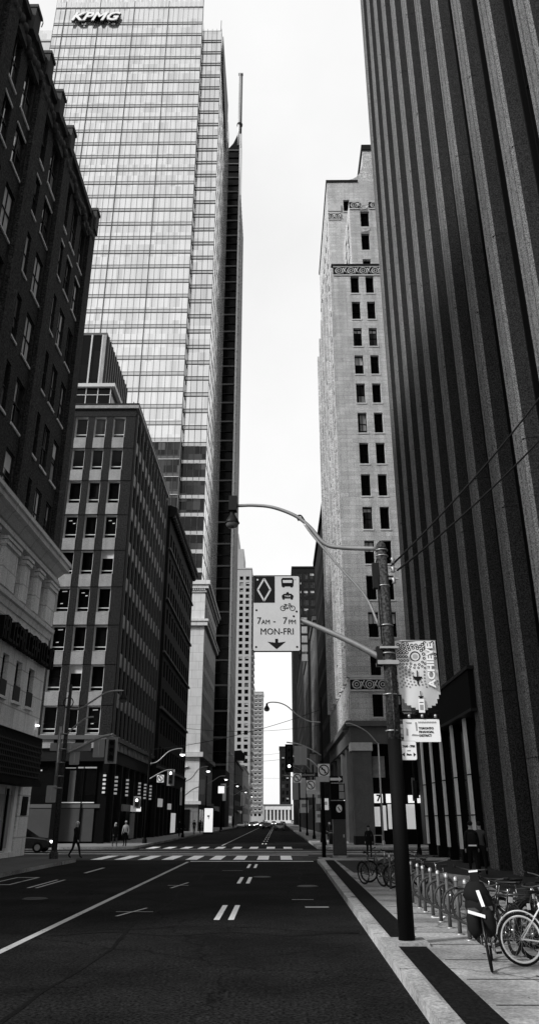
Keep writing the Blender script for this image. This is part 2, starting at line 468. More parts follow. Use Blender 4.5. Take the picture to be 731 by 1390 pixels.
def split_parts(o, most=95):
    me = o.data; n = len(me.vertices); par = list(range(n))
    def find(a):
        while par[a] != a: par[a] = par[par[a]]; a = par[a]
        return a
    for e in me.edges:
        a, b_ = find(e.vertices[0]), find(e.vertices[1])
        if a != b_: par[a] = b_
    grp = {}
    for p in me.polygons: grp.setdefault(find(p.vertices[0]), []).append(p)
    if not 1 < len(grp) <= most:
        return
    stem = o.name.split('.')[0]
    for k, ps in enumerate(grp.values()):
        vs_ = {}; F_ = []
        for p in ps: F_.append([vs_.setdefault(i, len(vs_)) for i in p.vertices])
        m2 = bpy.data.meshes.new(stem); m2.from_pydata([me.vertices[i].co[:] for i in vs_], [], F_)
        for m_ in me.materials: m2.materials.append(m_)
        m2.polygons.foreach_set('material_index', [p.material_index for p in ps]); m2.update()
        if k == 0: o.data = m2
        else:
            q = bpy.data.objects.new(stem, m2); COL.objects.link(q); q.parent = o.parent
class Sty:
    def __init__(s, frame='alu', pane='glassdark', fwid=0.07, nx=1, rails=(), sill=None, vent=0, blind=0, mw=0.05, sd=0.46):
        s.__dict__.update(frame=frame, pane=pane, fwid=fwid, nx=nx, rails=rails, sill=sill, vent=vent, blind=blind, mw=mw, sd=sd)
STY = {
    'brickwin': Sty('darkmetal', 'glassgrey', 0.07, 2, (0.5,), sd=0.22, sill='basestone'),
    'brickhalfglare': Sty('darkmetal', 'glassgrey', 0.07, 1, (0.5,), sd=0.22, sill='basestone', blind=0.35),  # pale upper panel paints a partial sky reflection
    'brickglare': Sty('darkmetal', 'glassgrey', 0.07, 2, (0.5,), sd=0.22, sill='basestone', blind=0.85),  # pale panel paints a bright sky reflection over most of the pane
    'basewin': Sty('darkmetal', 'glassblack', 0.08, 1, (0.33, 0.66)),
    'basewin2': Sty('darkmetal', 'glassdark', 0.08, 1, (0.5,)),
    'officewin': Sty('alu', 'glassblack', 0.09, 1, (), vent=0.36),
    'officelit': Sty('alu', 'glassblack', 0.09, 1, (), vent=0.36, blind=-1),
    'sidewin': Sty('mull', 'glassdark', 0.06, 1, (0.2,)),
    'sidewinlight': Sty('mull', 'blind', 0.06, 1, (0.2,)),
    'darkwin': Sty('darkmetal', 'glassblack', 0.08, 2, ()),
    'decohalf': Sty('black', 'glassblack', 0.08, 2, (0.5,), sill='decotrim', blind=0.42),
    'decolow': Sty('black', 'glassdark', 0.08, 2, (0.5,), sill='decotrim', blind=0.18),
    'decoglow': Sty('black', 'glassgrey', 0.08, 2, (0.5,), sill='decotrim'),
    'decowin': Sty('black', 'glassblack', 0.08, 2, (0.5,), sill='decotrim'),
    'darkgrey': Sty('darkmetal', 'glassgrey', 0.08, 2, ()),
    'darkblind': Sty('darkmetal', 'glassdark', 0.08, 2, (), blind=0.4),
    'officebar': Sty('alu', 'glassblack', 0.09, 1, (), vent=0.36, blind=-2),
    'officeshade': Sty('alu', 'glassblack', 0.09, 1, (), vent=0.36, blind=0.3),
    'officegrey': Sty('alu', 'glassdark', 0.09, 1, (), vent=0.36),
    'condowin': Sty('mull', 'glassdark', 0.1, 2, ()),
    'strip': Sty('black', 'glassblack', 0.08, 2, tuple((i + 1) / 16 for i in range(15)), mw=0.1),
    'shop': Sty('black', 'glassblack', 0.12, 3, (0.55,)),
}
def win_meshes(W_, H_, st):
    """frame, pane and sill; local x along the wall, y inwards, origin at the middle of the lower edge"""
    f = MB(); h = W_ / 2; t = st.fwid; fm = M[st.frame]
    f.box(-h, -h + t, -0.05, 0.05, 0, H_, fm); f.box(h - t, h, -0.05, 0.05, 0, H_, fm)
    f.box(-h + t, h - t, -0.05, 0.05, 0, t, fm); f.box(-h + t, h - t, -0.05, 0.05, H_ - t, H_, fm)
    for i in range(1, st.nx):
        x = -h + W_ * i / st.nx; f.box(x - st.mw / 2, x + st.mw / 2, -0.03, 0.04, t, H_ - t, fm)
    for r in st.rails: f.box(-h + t, h - t, -0.04, 0.03, H_ * r - st.mw / 2, H_ * r + st.mw / 2, fm)
    if st.vent: f.box(-h + t, h - t, -0.045, 0.03, st.vent, st.vent + 0.09, fm)
    p = MB(); pm = M[st.pane]
    p.poly([(-h + t, 0.045, t), (h - t, 0.045, t), (h - t, 0.045, H_ - t), (-h + t, 0.045, H_ - t)], pm)
    if st.blind > 0: p.poly([(-h + t, 0.035, H_ * (1 - st.blind)), (h - t, 0.035, H_ * (1 - st.blind)), (h - t, 0.035, H_ - t), (-h + t, 0.035, H_ - t)], M['blind'])
    if st.blind < 0:
        for (x, z, w_) in (((-0.1, 0.78, 0.5), (0.2, 0.66, 0.35)) if st.blind == -1 else ((0.05, 0.84, 0.75), (-0.1, 0.34, 0.4))): p.poly([(x * W_ - w_ * h * .5, 0.035, z * H_), (x * W_ + w_ * h * .5, 0.035, z * H_ + .02), (x * W_ + w_ * h * .5, 0.035, z * H_ + 0.11), (x * W_ - w_ * h * .5, 0.035, z * H_ + 0.09)], M['dimglow'])
    s = None
    if st.sill:
        s = MB(); s.box(-h - 0.08, h + 0.08, -st.sd, -0.06, -0.14, -0.003, M[st.sill])
    for q in (f, p, s):
        if q: q.mesh0 = q.mesh({id(f): 'window', id(p): 'pane'}.get(id(q), 'sill'))
    return f, p, s
def rows(ranges, zr, style, alt=None, k=0):
    out = []
    if style == 'decowin':
        return [(a, b, c, d, random.choice(('decowin',) * 7 + ('decohalf', 'decolow', 'decoglow'))) for (a, b) in ranges for (c, d) in zr]
    if style in ('darkwin', 'condowin'):
        return [(a, b, c, d, random.choice((style,) * 6 + ('darkgrey', 'darkblind'))) for (a, b) in ranges for (c, d) in zr]
    for i, (a, b) in enumerate(ranges):
        for j, (c, d) in enumerate(zr):
            out.append((a, b, c, d, style if not alt or random.random() > k else alt))
    return out
def rep(s0, pitch, n, w_): return [(round(s0 + pitch * i, 3), round(s0 + pitch * i + w_, 3)) for i in range(n)]

# ================================================================== ground
def sheet(name, x0, x1, y0, y1, z, m, kind='structure', bottom=None):
    mb = MB()
    if bottom is None: mb.poly([(x0, y0, z), (x1, y0, z), (x1, y1, z), (x0, y1, z)], m)
    else: mb.box(x0, x1, y0, y1, bottom, z, m)
    o = mb.build(name); tag(o, kind=kind); return o
sheet('ground', -1500, 1500, -800, 3200, -0.02, M['darkpave'])
sheet('road', -11.2, 3.0, -60, 900, 0.0, M['asphalt'])
sheet('cross_street', -200, 200, 46.6, 63.0, 0.004, M['asphalt_old'])
mb = MB()                                                      # streetcar track slab across the junction
for y in (54.4, 57.8): mb.box(-80, 80, y, y + 1.6, 0.0045, 0.010, M['concrete'])
tag(mb.build('track_paving'), kind='structure')
mb = MB()
for y in (54.6, 55.8, 58.0, 59.2): mb.box(-80, 80, y, y + 0.07, 0.0105, 0.018, M['darkmetal'])
tag(mb.build('tram_rails'), kind='structure')
# sidewalks (raised) with kerbs
def sidewalk(name, poly, kerb_edge=None, m=None, z=0.15):
    mb = MB()
    mb.poly([(x, y, z) for x, y in poly], m or M['concrete'])
    n = len(poly)
    for i in range(n):
        a, b = poly[i], poly[(i + 1) % n]
        mb.poly([(*a, -0.015), (*b, -0.015), (*b, z), (*a, z)], M['kerb'])
    tag(mb.build(name), kind='structure')
def arc(cx, cy, r, a0, a1, n=6): return [(cx + r * math.cos(R(a0 + (a1 - a0) * i / n)), cy + r * math.sin(R(a0 + (a1 - a0) * i / n))) for i in range(n + 1)]
# right near block: kerb, dark strip, pale walk, shadow-toned forecourt
def cx_(y): return 1.66 + (y - 10) * 0.0125 if y < 40 else 2.05
cor = arc(4.35, 44.3, 2.3, 180, 90)
sidewalk('right_sidewalk', [(1.3, -60), (1.66, 10), (2.05, 40), *cor, (200, 46.6), (200, -60)])
def top(name, pts, z, m):
    mb = MB(); mb.poly([(x, y, z) for x, y in pts], m); tag(mb.build(name), kind='structure')
top('kerb_top', [(1.3, -60), (1.66, 10), (2.05, 40), *[(x, y) for x, y in cor], (4.35, 46.25), *arc(4.35, 44.3, 1.95, 90, 180), (2.28, 40), (1.86, 10), (1.5, -60)], 0.154, M['kerb'])
top('boulevard_strip', [(1.65, -40), (1.90, 10), (2.32, 40), (2.42, 43.5), (2.85, 43.5), (2.80, 40), (2.34, 10), (2.05, -40)], 0.156, M['boulevard'])
top('forecourt_shadow', [(5.4, -30), (5.5, 10), (5.75, 19.9), (7.1, 31.5), (6.4, 33.5), (2.95, 33.5), (2.95, 43.2), (9.6, 43.2), (13, 43.2), (13, -30)], 0.157, M['darkpave'])  # building shadow across the walk, painted as a dark sheet
mb = MB()                                                      # saw-cut slab joints on the pale walk
for i in range(30):
    y = -8 + 1.52 * i
    if y < 33: mb.box(2.42 + max(0, y - 10) * 0.013, 5.42 if y < 12 else 5.7, y, y + 0.02, 0.1545, 0.1575, M['darkpave'])
for i in range(1): mb.box(4.05, 4.07, -8, 33, 0.1545, 0.1580, M['darkpave'])
tag(mb.build('sidewalk_joints'), kind='structure')
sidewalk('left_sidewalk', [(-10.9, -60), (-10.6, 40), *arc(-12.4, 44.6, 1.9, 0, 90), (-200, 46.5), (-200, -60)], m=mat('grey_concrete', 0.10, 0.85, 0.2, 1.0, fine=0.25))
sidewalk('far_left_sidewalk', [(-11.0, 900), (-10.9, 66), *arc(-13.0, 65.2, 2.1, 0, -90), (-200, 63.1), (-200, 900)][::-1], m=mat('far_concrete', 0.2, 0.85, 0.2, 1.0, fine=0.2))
sidewalk('far_right_sidewalk', [(3.1, 900), (3.0, 66), *arc(5.1, 65.2, 2.1, 180, 270), (200, 63.1), (200, 900)], m=M['concrete'])
# painted markings
def marks(name, quads, m=M['paint'], z=0.006):
    mb = MB()
    for q in quads: mb.poly([(x, y, z) for x, y in q], m)
    tag(mb.build(name, fix=False), kind='structure')
def bar(x0, x1, y0, y1): return [(x0, y0), (x1, y0), (x1, y1), (x0, y1)]
marks('crosswalk_near', [bar(-10.3 + 1.31 * i, -9.66 + 1.31 * i, 47.2, 52.2) for i in range(9)] , z=0.012)
marks('crosswalk_far', [bar(-10.0 + 1.31 * i, -9.36 + 1.31 * i, 64.6, 68.8) for i in range(9)], z=0.010)
marks('stop_line', [bar(-4.6, 1.9, 45.3, 45.75), bar(-10.3, 1.9, 53.0, 53.3), bar(-10.3, 1.9, 63.6, 63.9)], M['paint'], 0.011)
marks('lane_line', [bar(-4.75, -4.60, -40, 45), bar(-4.75, -4.60, 72, 400)], M['worn_paint'])
dd = []
for y0 in (-1.6, 7.4, 19.6, 30.2, 39.5):
    for x in (-1.42, -1.10):
        dd.append(bar(x, x + 0.13, y0, y0 + (3.2 if y0 > 15 else 2.6)))
for k in range(24): dd += [bar(-1.4, -1.27, 76 + 9 * k, 79 + 9 * k), bar(-1.1, -0.97, 76 + 9 * k, 79 + 9 * k)]
marks('lane_dash', dd)
marks('left_lane_marks', [bar(-8.15, -8.05, 28.2, 31.9), bar(-7.88, -7.78, 28.2, 31.9), bar(-8.05, -7.9, 35.8, 39.6),
      bar(-10.0, -9.9, 29.5, 33.2), bar(-9.2, -9.1, 29.5, 33.2), bar(-9.9, -9.2, 29.5, 29.7), bar(-9.9, -9.2, 33.0, 33.2)], M['worn_paint'])
marks('cross_scratches', [bar(-3.9, -3.0, 21.2, 21.26), [(-3.75, 20.3), (-3.68, 20.3), (-3.25, 22.1), (-3.32, 22.1)], [(-3.5, 28.2), (-3.42, 28.2), (-3.1, 30.6), (-3.18, 30.6)],
      bar(-3.7, -3.0, 29.3, 29.4), bar(-2.4, -1.5, 37.5, 37.6), bar(0.7, 1.3, 22.2, 22.5), bar(0.4, 1.0, 24.3, 24.4)], M['worn_paint'])
mb = MB()
for (x, y) in ((-0.6, 33.5), (-6.8, 24.5), (1.0, 29.0), (-2.9, 62)):
    mb.lathe([(0, 0.012), (0.33, 0.012), (0.36, 0.006)], (x, y, 0), M['darkmetal'], 18)
    mb.ring((x, y, 0.012), (0, 0, 1), 0.30, 0.012, M['mull'], 18, 4)
tag(mb.build('manhole_covers', fix=False), kind='structure')
# poured tar seams along and across the lanes
mb = MB(); tarm = mat('tar_seam', 0.005, 0.8, 0.2, 2.0, spec=0.05)
for (x, y0, y1) in ((-2.95, 9, 46), (-6.4, 12, 30), (0.9, 26, 45), (-8.6, 20, 44)):
    n = 40; P = [(x + 0.10 * math.sin(k * .7 + x) + random.uniform(-.03, .03), y0 + (y1 - y0) * k / n) for k in range(n + 1)]
    for k in range(n):
        w0, w1 = 0.025 + 0.012 * math.sin(k), 0.025 + 0.012 * math.sin(k + 1)
        mb.poly([(P[k][0] - w0, P[k][1], .004), (P[k][0] + w0, P[k][1], .004), (P[k + 1][0] + w1, P[k + 1][1], .004), (P[k + 1][0] - w1, P[k + 1][1], .004)], tarm)
for (y, x0, x1) in ((17.3, -4.4, 1.6), (26.8, -10, -2.0), (34.2, -1.0, 1.8)):
    n = 18; P = [(x0 + (x1 - x0) * k / n, y + 0.25 * math.sin(k * .9 + y)) for k in range(n + 1)]
    for k in range(n): mb.poly([(P[k][0], P[k][1] - .035, .0045), (P[k + 1][0], P[k + 1][1] - .035, .0045), (P[k + 1][0], P[k + 1][1] + .03, .0045), (P[k][0], P[k][1] + .03, .0045)], tarm)
tag(mb.build('tar_seams', fix=False), kind='structure')

# ================================================================== buildings, left side
# ---- dark brick building on a pale stone base
def brick_building():
    b = Bld('brick_building', (-14.7, 49.3, 0), 'dark brick building on a pale stone base, tall narrow windows in groups', maxwin=96)
    Xw, Xb = -14.9, -14.6
    cols = [(41.9, 43.05), (44.0, 45.25), (46.3, 47.55), (38.25, 39.75), (36.0, 37.15), (32.4, 33.9), (30.1, 31.4), (26.0, 27.2), (23.7, 24.9), (20.1, 21.3), (17.8, 19.0)]
    ops = []
    for i, (a, c) in enumerate(cols):
        for k, z in enumerate((18.0, 22.5, 27.05, 31.6, 36.1)):
            ops.append((a, c, z, z + (2.85 if k == 4 else 3.0), random.choice(('brickglare', 'brickwin', 'brickwin', 'brickhalfglare', 'brickglare'))))
        ops.append((a, c, 40.3, 43.9, 'brickwin'))
    b.facade('+X', Xw, (12, 49.3), (17.9, 46.4), ops, M['brick'], 0.14)
    w_ = b.part('wall')
    w_.box(-40, Xw, 12, 49.3, 17.9, 46.4, M['brick'], 'e')
    # raised piers between window groups
    for (a, c) in ((47.9, 49.32), (40.1, 41.6), (34.25, 35.7), (28.4, 29.7), (21.8, 23.2)):
        b.part('pier').box(Xw - 0.1, Xw + 0.28, a, c, 17.95, 46.9, M['brick'])
    # carved spandrels, friezes and crest
    for q, (a, c) in enumerate(cols):
        tr = b.part('carved_panel#%d' % q)
        tr.box(Xw - 0.25, Xw - 0.08, a, c, 38.97, 40.28, M['brick_trim'])
        for k in range(4): tr.box(Xw - 0.09, Xw - 0.02, a + 0.1 + 0.27 * k, a + 0.22 + 0.27 * k, 39.15, 40.1, M['brick_trim'])
        for zz in (39.0, 40.12): tr.box(Xw - 0.1, Xw + 0.06, a - 0.02, c + 0.02, zz, zz + 0.14, M['basestone'])
    tr = b.part('crest')
    for y in [17.8 + 0.62 * i for i in range(51)]:
        hgt = 0.35 + 0.35 * random.random()
        tr.lathe([(0, 0), (0.25, 0.1), (0.3, 0.35), (0.22, 0.5 + hgt / 3), (0, 0.6 + hgt / 2)], (Xw + 0.12, y, 44.3 + 0.25 * math.sin(y * 2.1)), M['brick_trim'], 7)
    for (a, c) in cols: tr.prism([(a - 0.1, 44.0), (c + 0.1, 44.0), (c - 0.15, 44.7), ((a + c) / 2, 45.1), (a + 0.15, 44.7)], 'x', Xw, Xw + 0.2, M['brick_trim'])
    cp = b.part('parapet')
    cp.box(Xw - 0.5, Xw + 0.22, 12, 49.34, 46.402, 46.9, M['brick_trim'])
    for y in (49.0, 40.8, 37.8, 34.9, 31.8, 29.0, 25.6, 22.5, 19.2):
        cp.box(Xw - 0.4, Xw + 0.42, y - 0.45, y + 0.42, 45.6, 47.5, M['brick_trim'])
        cp.box(Xw - 0.4, Xw + 0.50, y - 0.5, y + 0.47, 47.5, 47.75, M['brick_trim'])
    b.part('roof').box(-40, Xw - 0.5, 12, 49.3, 46.42, 46.55, M['roofm'])
    # pale base
    bo = []
    for (a, c) in ((41.2, 42.3), (43.5, 44.7), (45.9, 47.1), (32.9, 34.1), (35.2, 36.4), (37.5, 38.7)):
        bo += [(a, c, 13.3, 16.0, 'basewin'), (a + 0.2, c + 0.1, 8.05, 10.25, 'basewin2')]
    bo.append((38.8, 47.2, 0.4, 4.0, None))
    b.facade('+X', Xb, (12, 49.3), (0.15, 17.0), bo, M['basestone'], 0.3)
    w_.box(-40, Xb, 12, 49.3, 0.15, 17.0, M['basestone'], 'e')
    for (a, c) in ((41.2, 42.3), (43.5, 44.7), (45.9, 47.1), (32.9, 34.1), (35.2, 36.4), (37.5, 38.7)):
        p_ = b.part('window_guard'); p_.box(Xb - 0.3, Xb + 0.05, a + 0.2, c + 0.1, 8.05, 8.9, M['darkmetal'])
        b.part('ledge').box(Xb - 0.1, Xb + 0.16, a + 0.1, c + 0.2, 7.9, 8.048, M['basestone'])
    pl = b.part('pilaster')
    for (a, c) in ((38.75, 41.15), (42.35, 43.45), (44.75, 45.85), (47.15, 49.1), (34.15, 35.15), (36.45, 37.45), (30, 32.85)):
        pl.box(Xb - 0.02, Xb + 0.22, a + 0.1, c - 0.1, 13.35, 15.5, M['basestone'])
        pl.box(Xb - 0.02, Xb + 0.32, a + 0.02, c - 0.02, 15.5, 15.72, M['basestone'])
        pl.box(Xb - 0.02, Xb + 0.38, a - 0.04, c + 0.04, 15.76, 15.92, M['basestone'])
    cn = b.part('cornice')
    pr = lambda z0, pts: cn.prism([(Xb - 0.02 + dx, z0 + dz) for dx, dz in pts], 'y', 12, 49.34 + 0.0, M['basestone'])
    pr(16.1, [(0, 0), (0.38, 0), (0.38, 0.14), (0.28, 0.22), (0.28, 0.36), (0, 0.36)])
    pr(17.0, [(0, -0.3), (0.2, -0.3), (0.55, 0.0), (0.85, 0.05), (0.85, 0.32), (0.98, 0.36), (0.98, 0.62), (-0.5, 0.95), (-0.5, 0)])
    pr(12.55, [(0, 0), (0.1, 0), (0.16, 0.35), (0.3, 0.4), (0.34, 0.66), (0, 0.7)])
    pr(12.0, [(0, 0), (0.10, 0), (0.10, 0.12), (0, 0.12)])
    pr(6.35, [(0, 0), (0.03, 0), (0.03, 0.04), (0, 0.04)])
    # raised dark lettering, too blurred to read: two groups of condensed strokes
    lt = b.part('lettering')
    y = 39.7
    for i in range(17):
        wd = 0.40 + 0.1 * ((i * 7) % 3)
        if i == 12: y += 0.28
        z0, z1 = 10.72, 11.86 + 0.06 * ((i * 5) % 3)
        lt.box(Xb + 0.10, Xb + 0.42, y, y + 0.13, z0, z1, M['black'])
        k = (i * 3) % 5
        if k != 1: lt.box(Xb + 0.11, Xb + 0.41, y + 0.12, y + wd, z1 - 0.18, z1 - 0.01, M['black'])
        if k in (0, 3): lt.box(Xb + 0.10, Xb + 0.42, y + wd - 0.12, y + wd, z0, z1 - 0.05, M['black'])
        if k in (1, 2, 4): lt.box(Xb + 0.11, Xb + 0.41, y + 0.12, y + wd, z0 + 0.01, z0 + 0.18, M['black'])
        if k in (2, 3, 0): lt.box(Xb + 0.11, Xb + 0.41, y + 0.12, y + wd - 0.02, 11.2, 11.38, M['black'])
        y += wd + 0.07
    # entrance: lattice hood and pale framed doors
    sc = b.part('entrance_hood')
    sc.box(Xb, Xb + 0.9, 39.2, 47.4, 4.0, 6.0, M['black'])
    sc.box(Xb, Xb + 1.05, 39.1, 47.55, 3.75, 4.05, M['black'])
    for i in range(41): sc.prism([(39.2 + 0.2 * i, 5.995), (39.4 + 0.2 * i, 5.995), (39.3 + 0.2 * i, 6.35)], 'x', Xb + 0.55, Xb + 0.9, M['black'])
    for i in range(28): sc.box(Xb + 0.9, Xb + 0.94, 39.3 + 0.29 * i, 39.42 + 0.29 * i, 4.1, 5.9, M['darkmetal'])
    for i in range(7): sc.box(Xb + 0.94, Xb + 0.97, 39.3, 47.3, 4.15 + 0.27 * i, 4.22 + 0.27 * i, M['darkmetal'])
    dr = b.part('door')
    for i in range(5):
        y0 = 39.4 + 1.56 * i
        dr.box(Xb - 0.42, Xb - 0.30, y0, y0 + 1.40, 0.42, 3.9, M['blind'])
        dr.box(Xb - 0.29, Xb - 0.24, y0 + 0.12, y0 + 1.28, 0.6, 3.3, M['signgrey'])
    dr.box(Xb - 0.30, Xb - 0.1, 46.6, 47.15, 0.16, 3.98, M['signwhite'])
    dr.box(Xb - 0.22, Xb - 0.14, 45.55, 45.75, 0.5, 3.6, M['black'])
    dr.box(Xb - 0.6, Xb - 0.45, 38.9, 47.1, 0.16, 3.98, M['black'])
    b.part('plaque').box(Xb, Xb + 0.06, 47.75, 48.75, 2.25, 3.25, M['black'])
    b.part('lamp').box(Xb, Xb + 0.2, 48.6, 48.75, 7.2, 7.28, M['lampglow'])
    b.finish()
brick_building()

# ---- corner office block with pale spandrels
def corner_office():
    b = Bld('office_building', (-14.8, 72, 0), 'nine storey corner office block with pale spandrel panels between dark granite piers', maxwin=98)
    Y0, X0 = 72.0, -14.8
    tops = [41.08, 37.38, 33.68, 29.93, 26.2, 22.5, 18.78, 15.1, 11.45]
    xs = [(-21.1, -19.82), (-19.1, -17.9), (-17.12, -15.88), (-23.1, -21.85), (-25.1, -23.85)]
    ops = []
    for i, (a, c) in enumerate(xs):
        for j, t in enumerate(tops):
            ops.append((a, c, t - 2.38, t, {(0, 5): 'officebar', (1, 5): 'officelit', (0, 3): 'officelit', (2, 3): 'officelit', (0, 6): 'officebar', (2, 8): 'officebar', (2, 4): 'officeshade', (1, 0): 'officegrey', (2, 0): 'officegrey', (1, 2): 'officegrey', (0, 7): 'officegrey', (1, 7): 'officeshade'}.get((i, j), 'officewin')))
    b.facade('-Y', Y0, (-34, X0), (8.9, 42.05), ops, M['bpier'], 0.28, reveal=M['alu'])
    ys = rep(72.7, 2.02, 12, 1.55)
    ops = []
    for i, (a, c) in enumerate(ys):
        for j, t in enumerate(tops): ops.append((a, c, t - 2.3, t, 'sidewinlight' if (j < 4 and random.random() < (.5 if j < 3 else .2)) else 'sidewin'))
    b.facade('+X', X0, (Y0, 97.0), (8.9, 42.05), ops, M['bpier'], 0.18)
    w_ = b.part('wall'); w_.box(-34, X0, Y0, 97.0, 8.9, 42.05, M['bpier'], 'es')
    sp = b.part('spandrel')
    for (a, c) in xs:
        for t in tops: sp.box(a + 0.01, c - 0.01, Y0 - 0.05, Y0 + 0.05, t - 3.63, t - 2.42, M['bspandrel'])
    sp = b.part('spandrel_field'); 
    for (a, c) in ys:
        for t in tops: sp.box(X0 - 0.05, X0 + 0.06, a + 0.01, c - 0.01, t - 3.6, t - 2.36, M['bspandrel'])
    fn = b.part('mullion')
    for i in range(13): fn.box(X0 - 0.02, X0 + 0.22, 72.36 + 2.02 * i, 72.5 + 2.02 * i, 8.95, 41.6, M['mull'])
    for t in tops:
        fn.box(-34, X0 + 0.02, Y0 - 0.03, Y0 + 0.01, t + 0.03, t + 0.07, M['black'])
    cn = b.part('coping'); cn.box(-34.1, X0 + 0.28, Y0 - 0.22, 97.0, 42.06, 42.45, M['bspandrel'])
    cn.box(-34.1, X0 + 0.32, Y0 - 0.26, 97.0, 42.46, 42.62, M['darkmetal'])
    cn.box(-34, X0 + 0.3, Y0 - 0.25, 97.0, 8.55, 8.9, M['mull'])
    b.part('roof').box(-34, X0, Y0, 97.0, 42.63, 42.7, M['roofm'])
    # recessed ground storey
    g = b.part('ground_storey')
    g.box(-34, -15.4, 72.9, 97, 0.15, 8.54, M['black'])
    g.box(-34, -14.9, 72.2, 97, 6.75, 8.54, M['darkmetal'])
    for x in (-14.95, -19.1, -24): g.box(x - 0.35, x + 0.15, 72.15, 72.6, 0.15, 6.75, M['black'])
    for i in range(7): g.box(-15.15, -14.85, 75.5 + 3.5 * i, 75.9 + 3.5 * i, 0.15, 6.75, M['darkmetal'])
    g.box(-34, -15.3, 72.75, 72.88, 2.95, 3.25, M['mull'])
    for x in (-17.05,): g.box(x - 0.06, x + 0.06, 72.7, 72.87, 0.2, 6.7, M['black'])
    sw = b.part('shop_window')
    for (x0, x1) in ((-18.95, -17.15), (-16.95, -15.9), (-22.8, -19.3)):
        sw.box(x0, x1, 72.8, 72.86, 0.3, 2.9, mat('frosted_shop_panel', 0.07, 0.35, 0.15, 1.0) if x0 == -18.95 else sw.mats[0])
        sw.box(x0, x1, 72.8, 72.86, 3.3, 6.3, M['glassblack'])
    sw.box(-18.3, -17.75, 72.76, 72.795, 3.4, 6.0, M['mull'])
    li = b.part('light_panel'); li.box(-17.6, -15.95, 72.7, 72.78, 6.18, 6.3, M['dimglow']); li.box(-18.7, -17.8, 72.7, 72.78, 6.18, 6.24, M['dimglow']); li.box(-18.9, -15.95, 72.7, 72.78, 3.34, 3.42, M['dimglow'])
    li.box(-20.9, -20.78, 72.7, 72.8, 5.95, 6.07, M['dimglow'])
    for li_, (x, y) in enumerate(((-15.05, 72.1), (-14.62, 75.2), (-14.62, 80.9), (-14.62, 88.2), (-14.62, 92.0), (-14.62, 96))):
        vl = b.part('wall_lantern#%d' % li_)
        for q in range(5): vl.box(x - 0.12, x + 0.12, y - 0.12, y + 0.12, 4.1 + 0.34 * q, 4.27 + 0.34 * q, M['dimglow']); vl.box(x - 0.07, x + 0.07, y - 0.07, y + 0.07, 4.27 + 0.34 * q, 4.44 + 0.34 * q, M['darkmetal'])
    ss = b.part('shop_sign')
    ss.box(-14.7, -14.55, 79.0, 83.2, 2.75, 3.35, M['bspandrel']); ss.box(-14.7, -14.54, 83.6, 86.5, 2.75, 3.3, M['dimglow']); ss.box(-14.7, -14.54, 87.0, 89.5, 2.8, 3.25, M['signglow'])
    ss.box(-14.75, -14.65, 84.2, 86.6, 0.3, 2.6, M['bspandrel'])
    # rooftop penthouse
    p = b.part('penthouse')
    p.box(-30, -19.4, 79.2, 90.2, 42.7, 49.0, M['glassblack'])
    p.box(-30.2, -19.0, 78.8, 90.6, 48.9, 49.35, M['alu']); p.box(-30.3, -18.9, 78.6, 90.8, 46.0, 46.3, M['alu'])
    p.box(-30.3, -18.9, 78.6, 90.8, 45.6, 45.98, M['darkmetal'])
    p.box(-30, -20.6, 79.0, 92, 49.36, 56.2, M['glassblack'])
    p.box(-30.1, -20.5, 78.9, 92.1, 56.2, 56.55, M['mull'])
    for x in (-21.0, -22.3, -23.7, -25.0): p.box(x - 0.09, x + 0.09, 78.8, 79.05, 49.36, 56.2, M['alu'])
    p.box(-21.0, -20.55, 78.82, 79.02, 49.37, 56.19, M['bspandrel'])
    for i in range(12): p.box(-20.65, -20.3, 79.3 + 1.12 * i, 79.55 + 1.12 * i, 49.36, 56.2, M['mull'])
    for x in (-19.5, -21.0, -22.4, -23.8): p.box(x - 0.05, x + 0.05, 79.1, 79.25, 46.3, 48.9, M['alu'])
    for z in (47.9, ): p.box(-24, -19.4, 79.1, 79.2, z, z + 0.08, M['alu'])
    rl = b.part('railing')
    for i in range(20): rl.box(-15.4, -15.36, 73 + 1.2 * i, 73.04 + 1.2 * i, 42.6, 43.5, M['darkmetal'])
    rl.box(-15.4, -15.35, 73, 96, 43.45, 43.5, M['darkmetal'])
    for (y, h) in ((88.5, 2.6), (90, 3.4), (91, 2.2), (92.5, 2.8)): b.part('roof_unit').box(-18.6 + (y - 88) * .3, -17.6 + (y - 88) * .3, y, y + 0.9, 42.7, 42.7 + h, M['cstone'])
    b.finish()
corner_office()

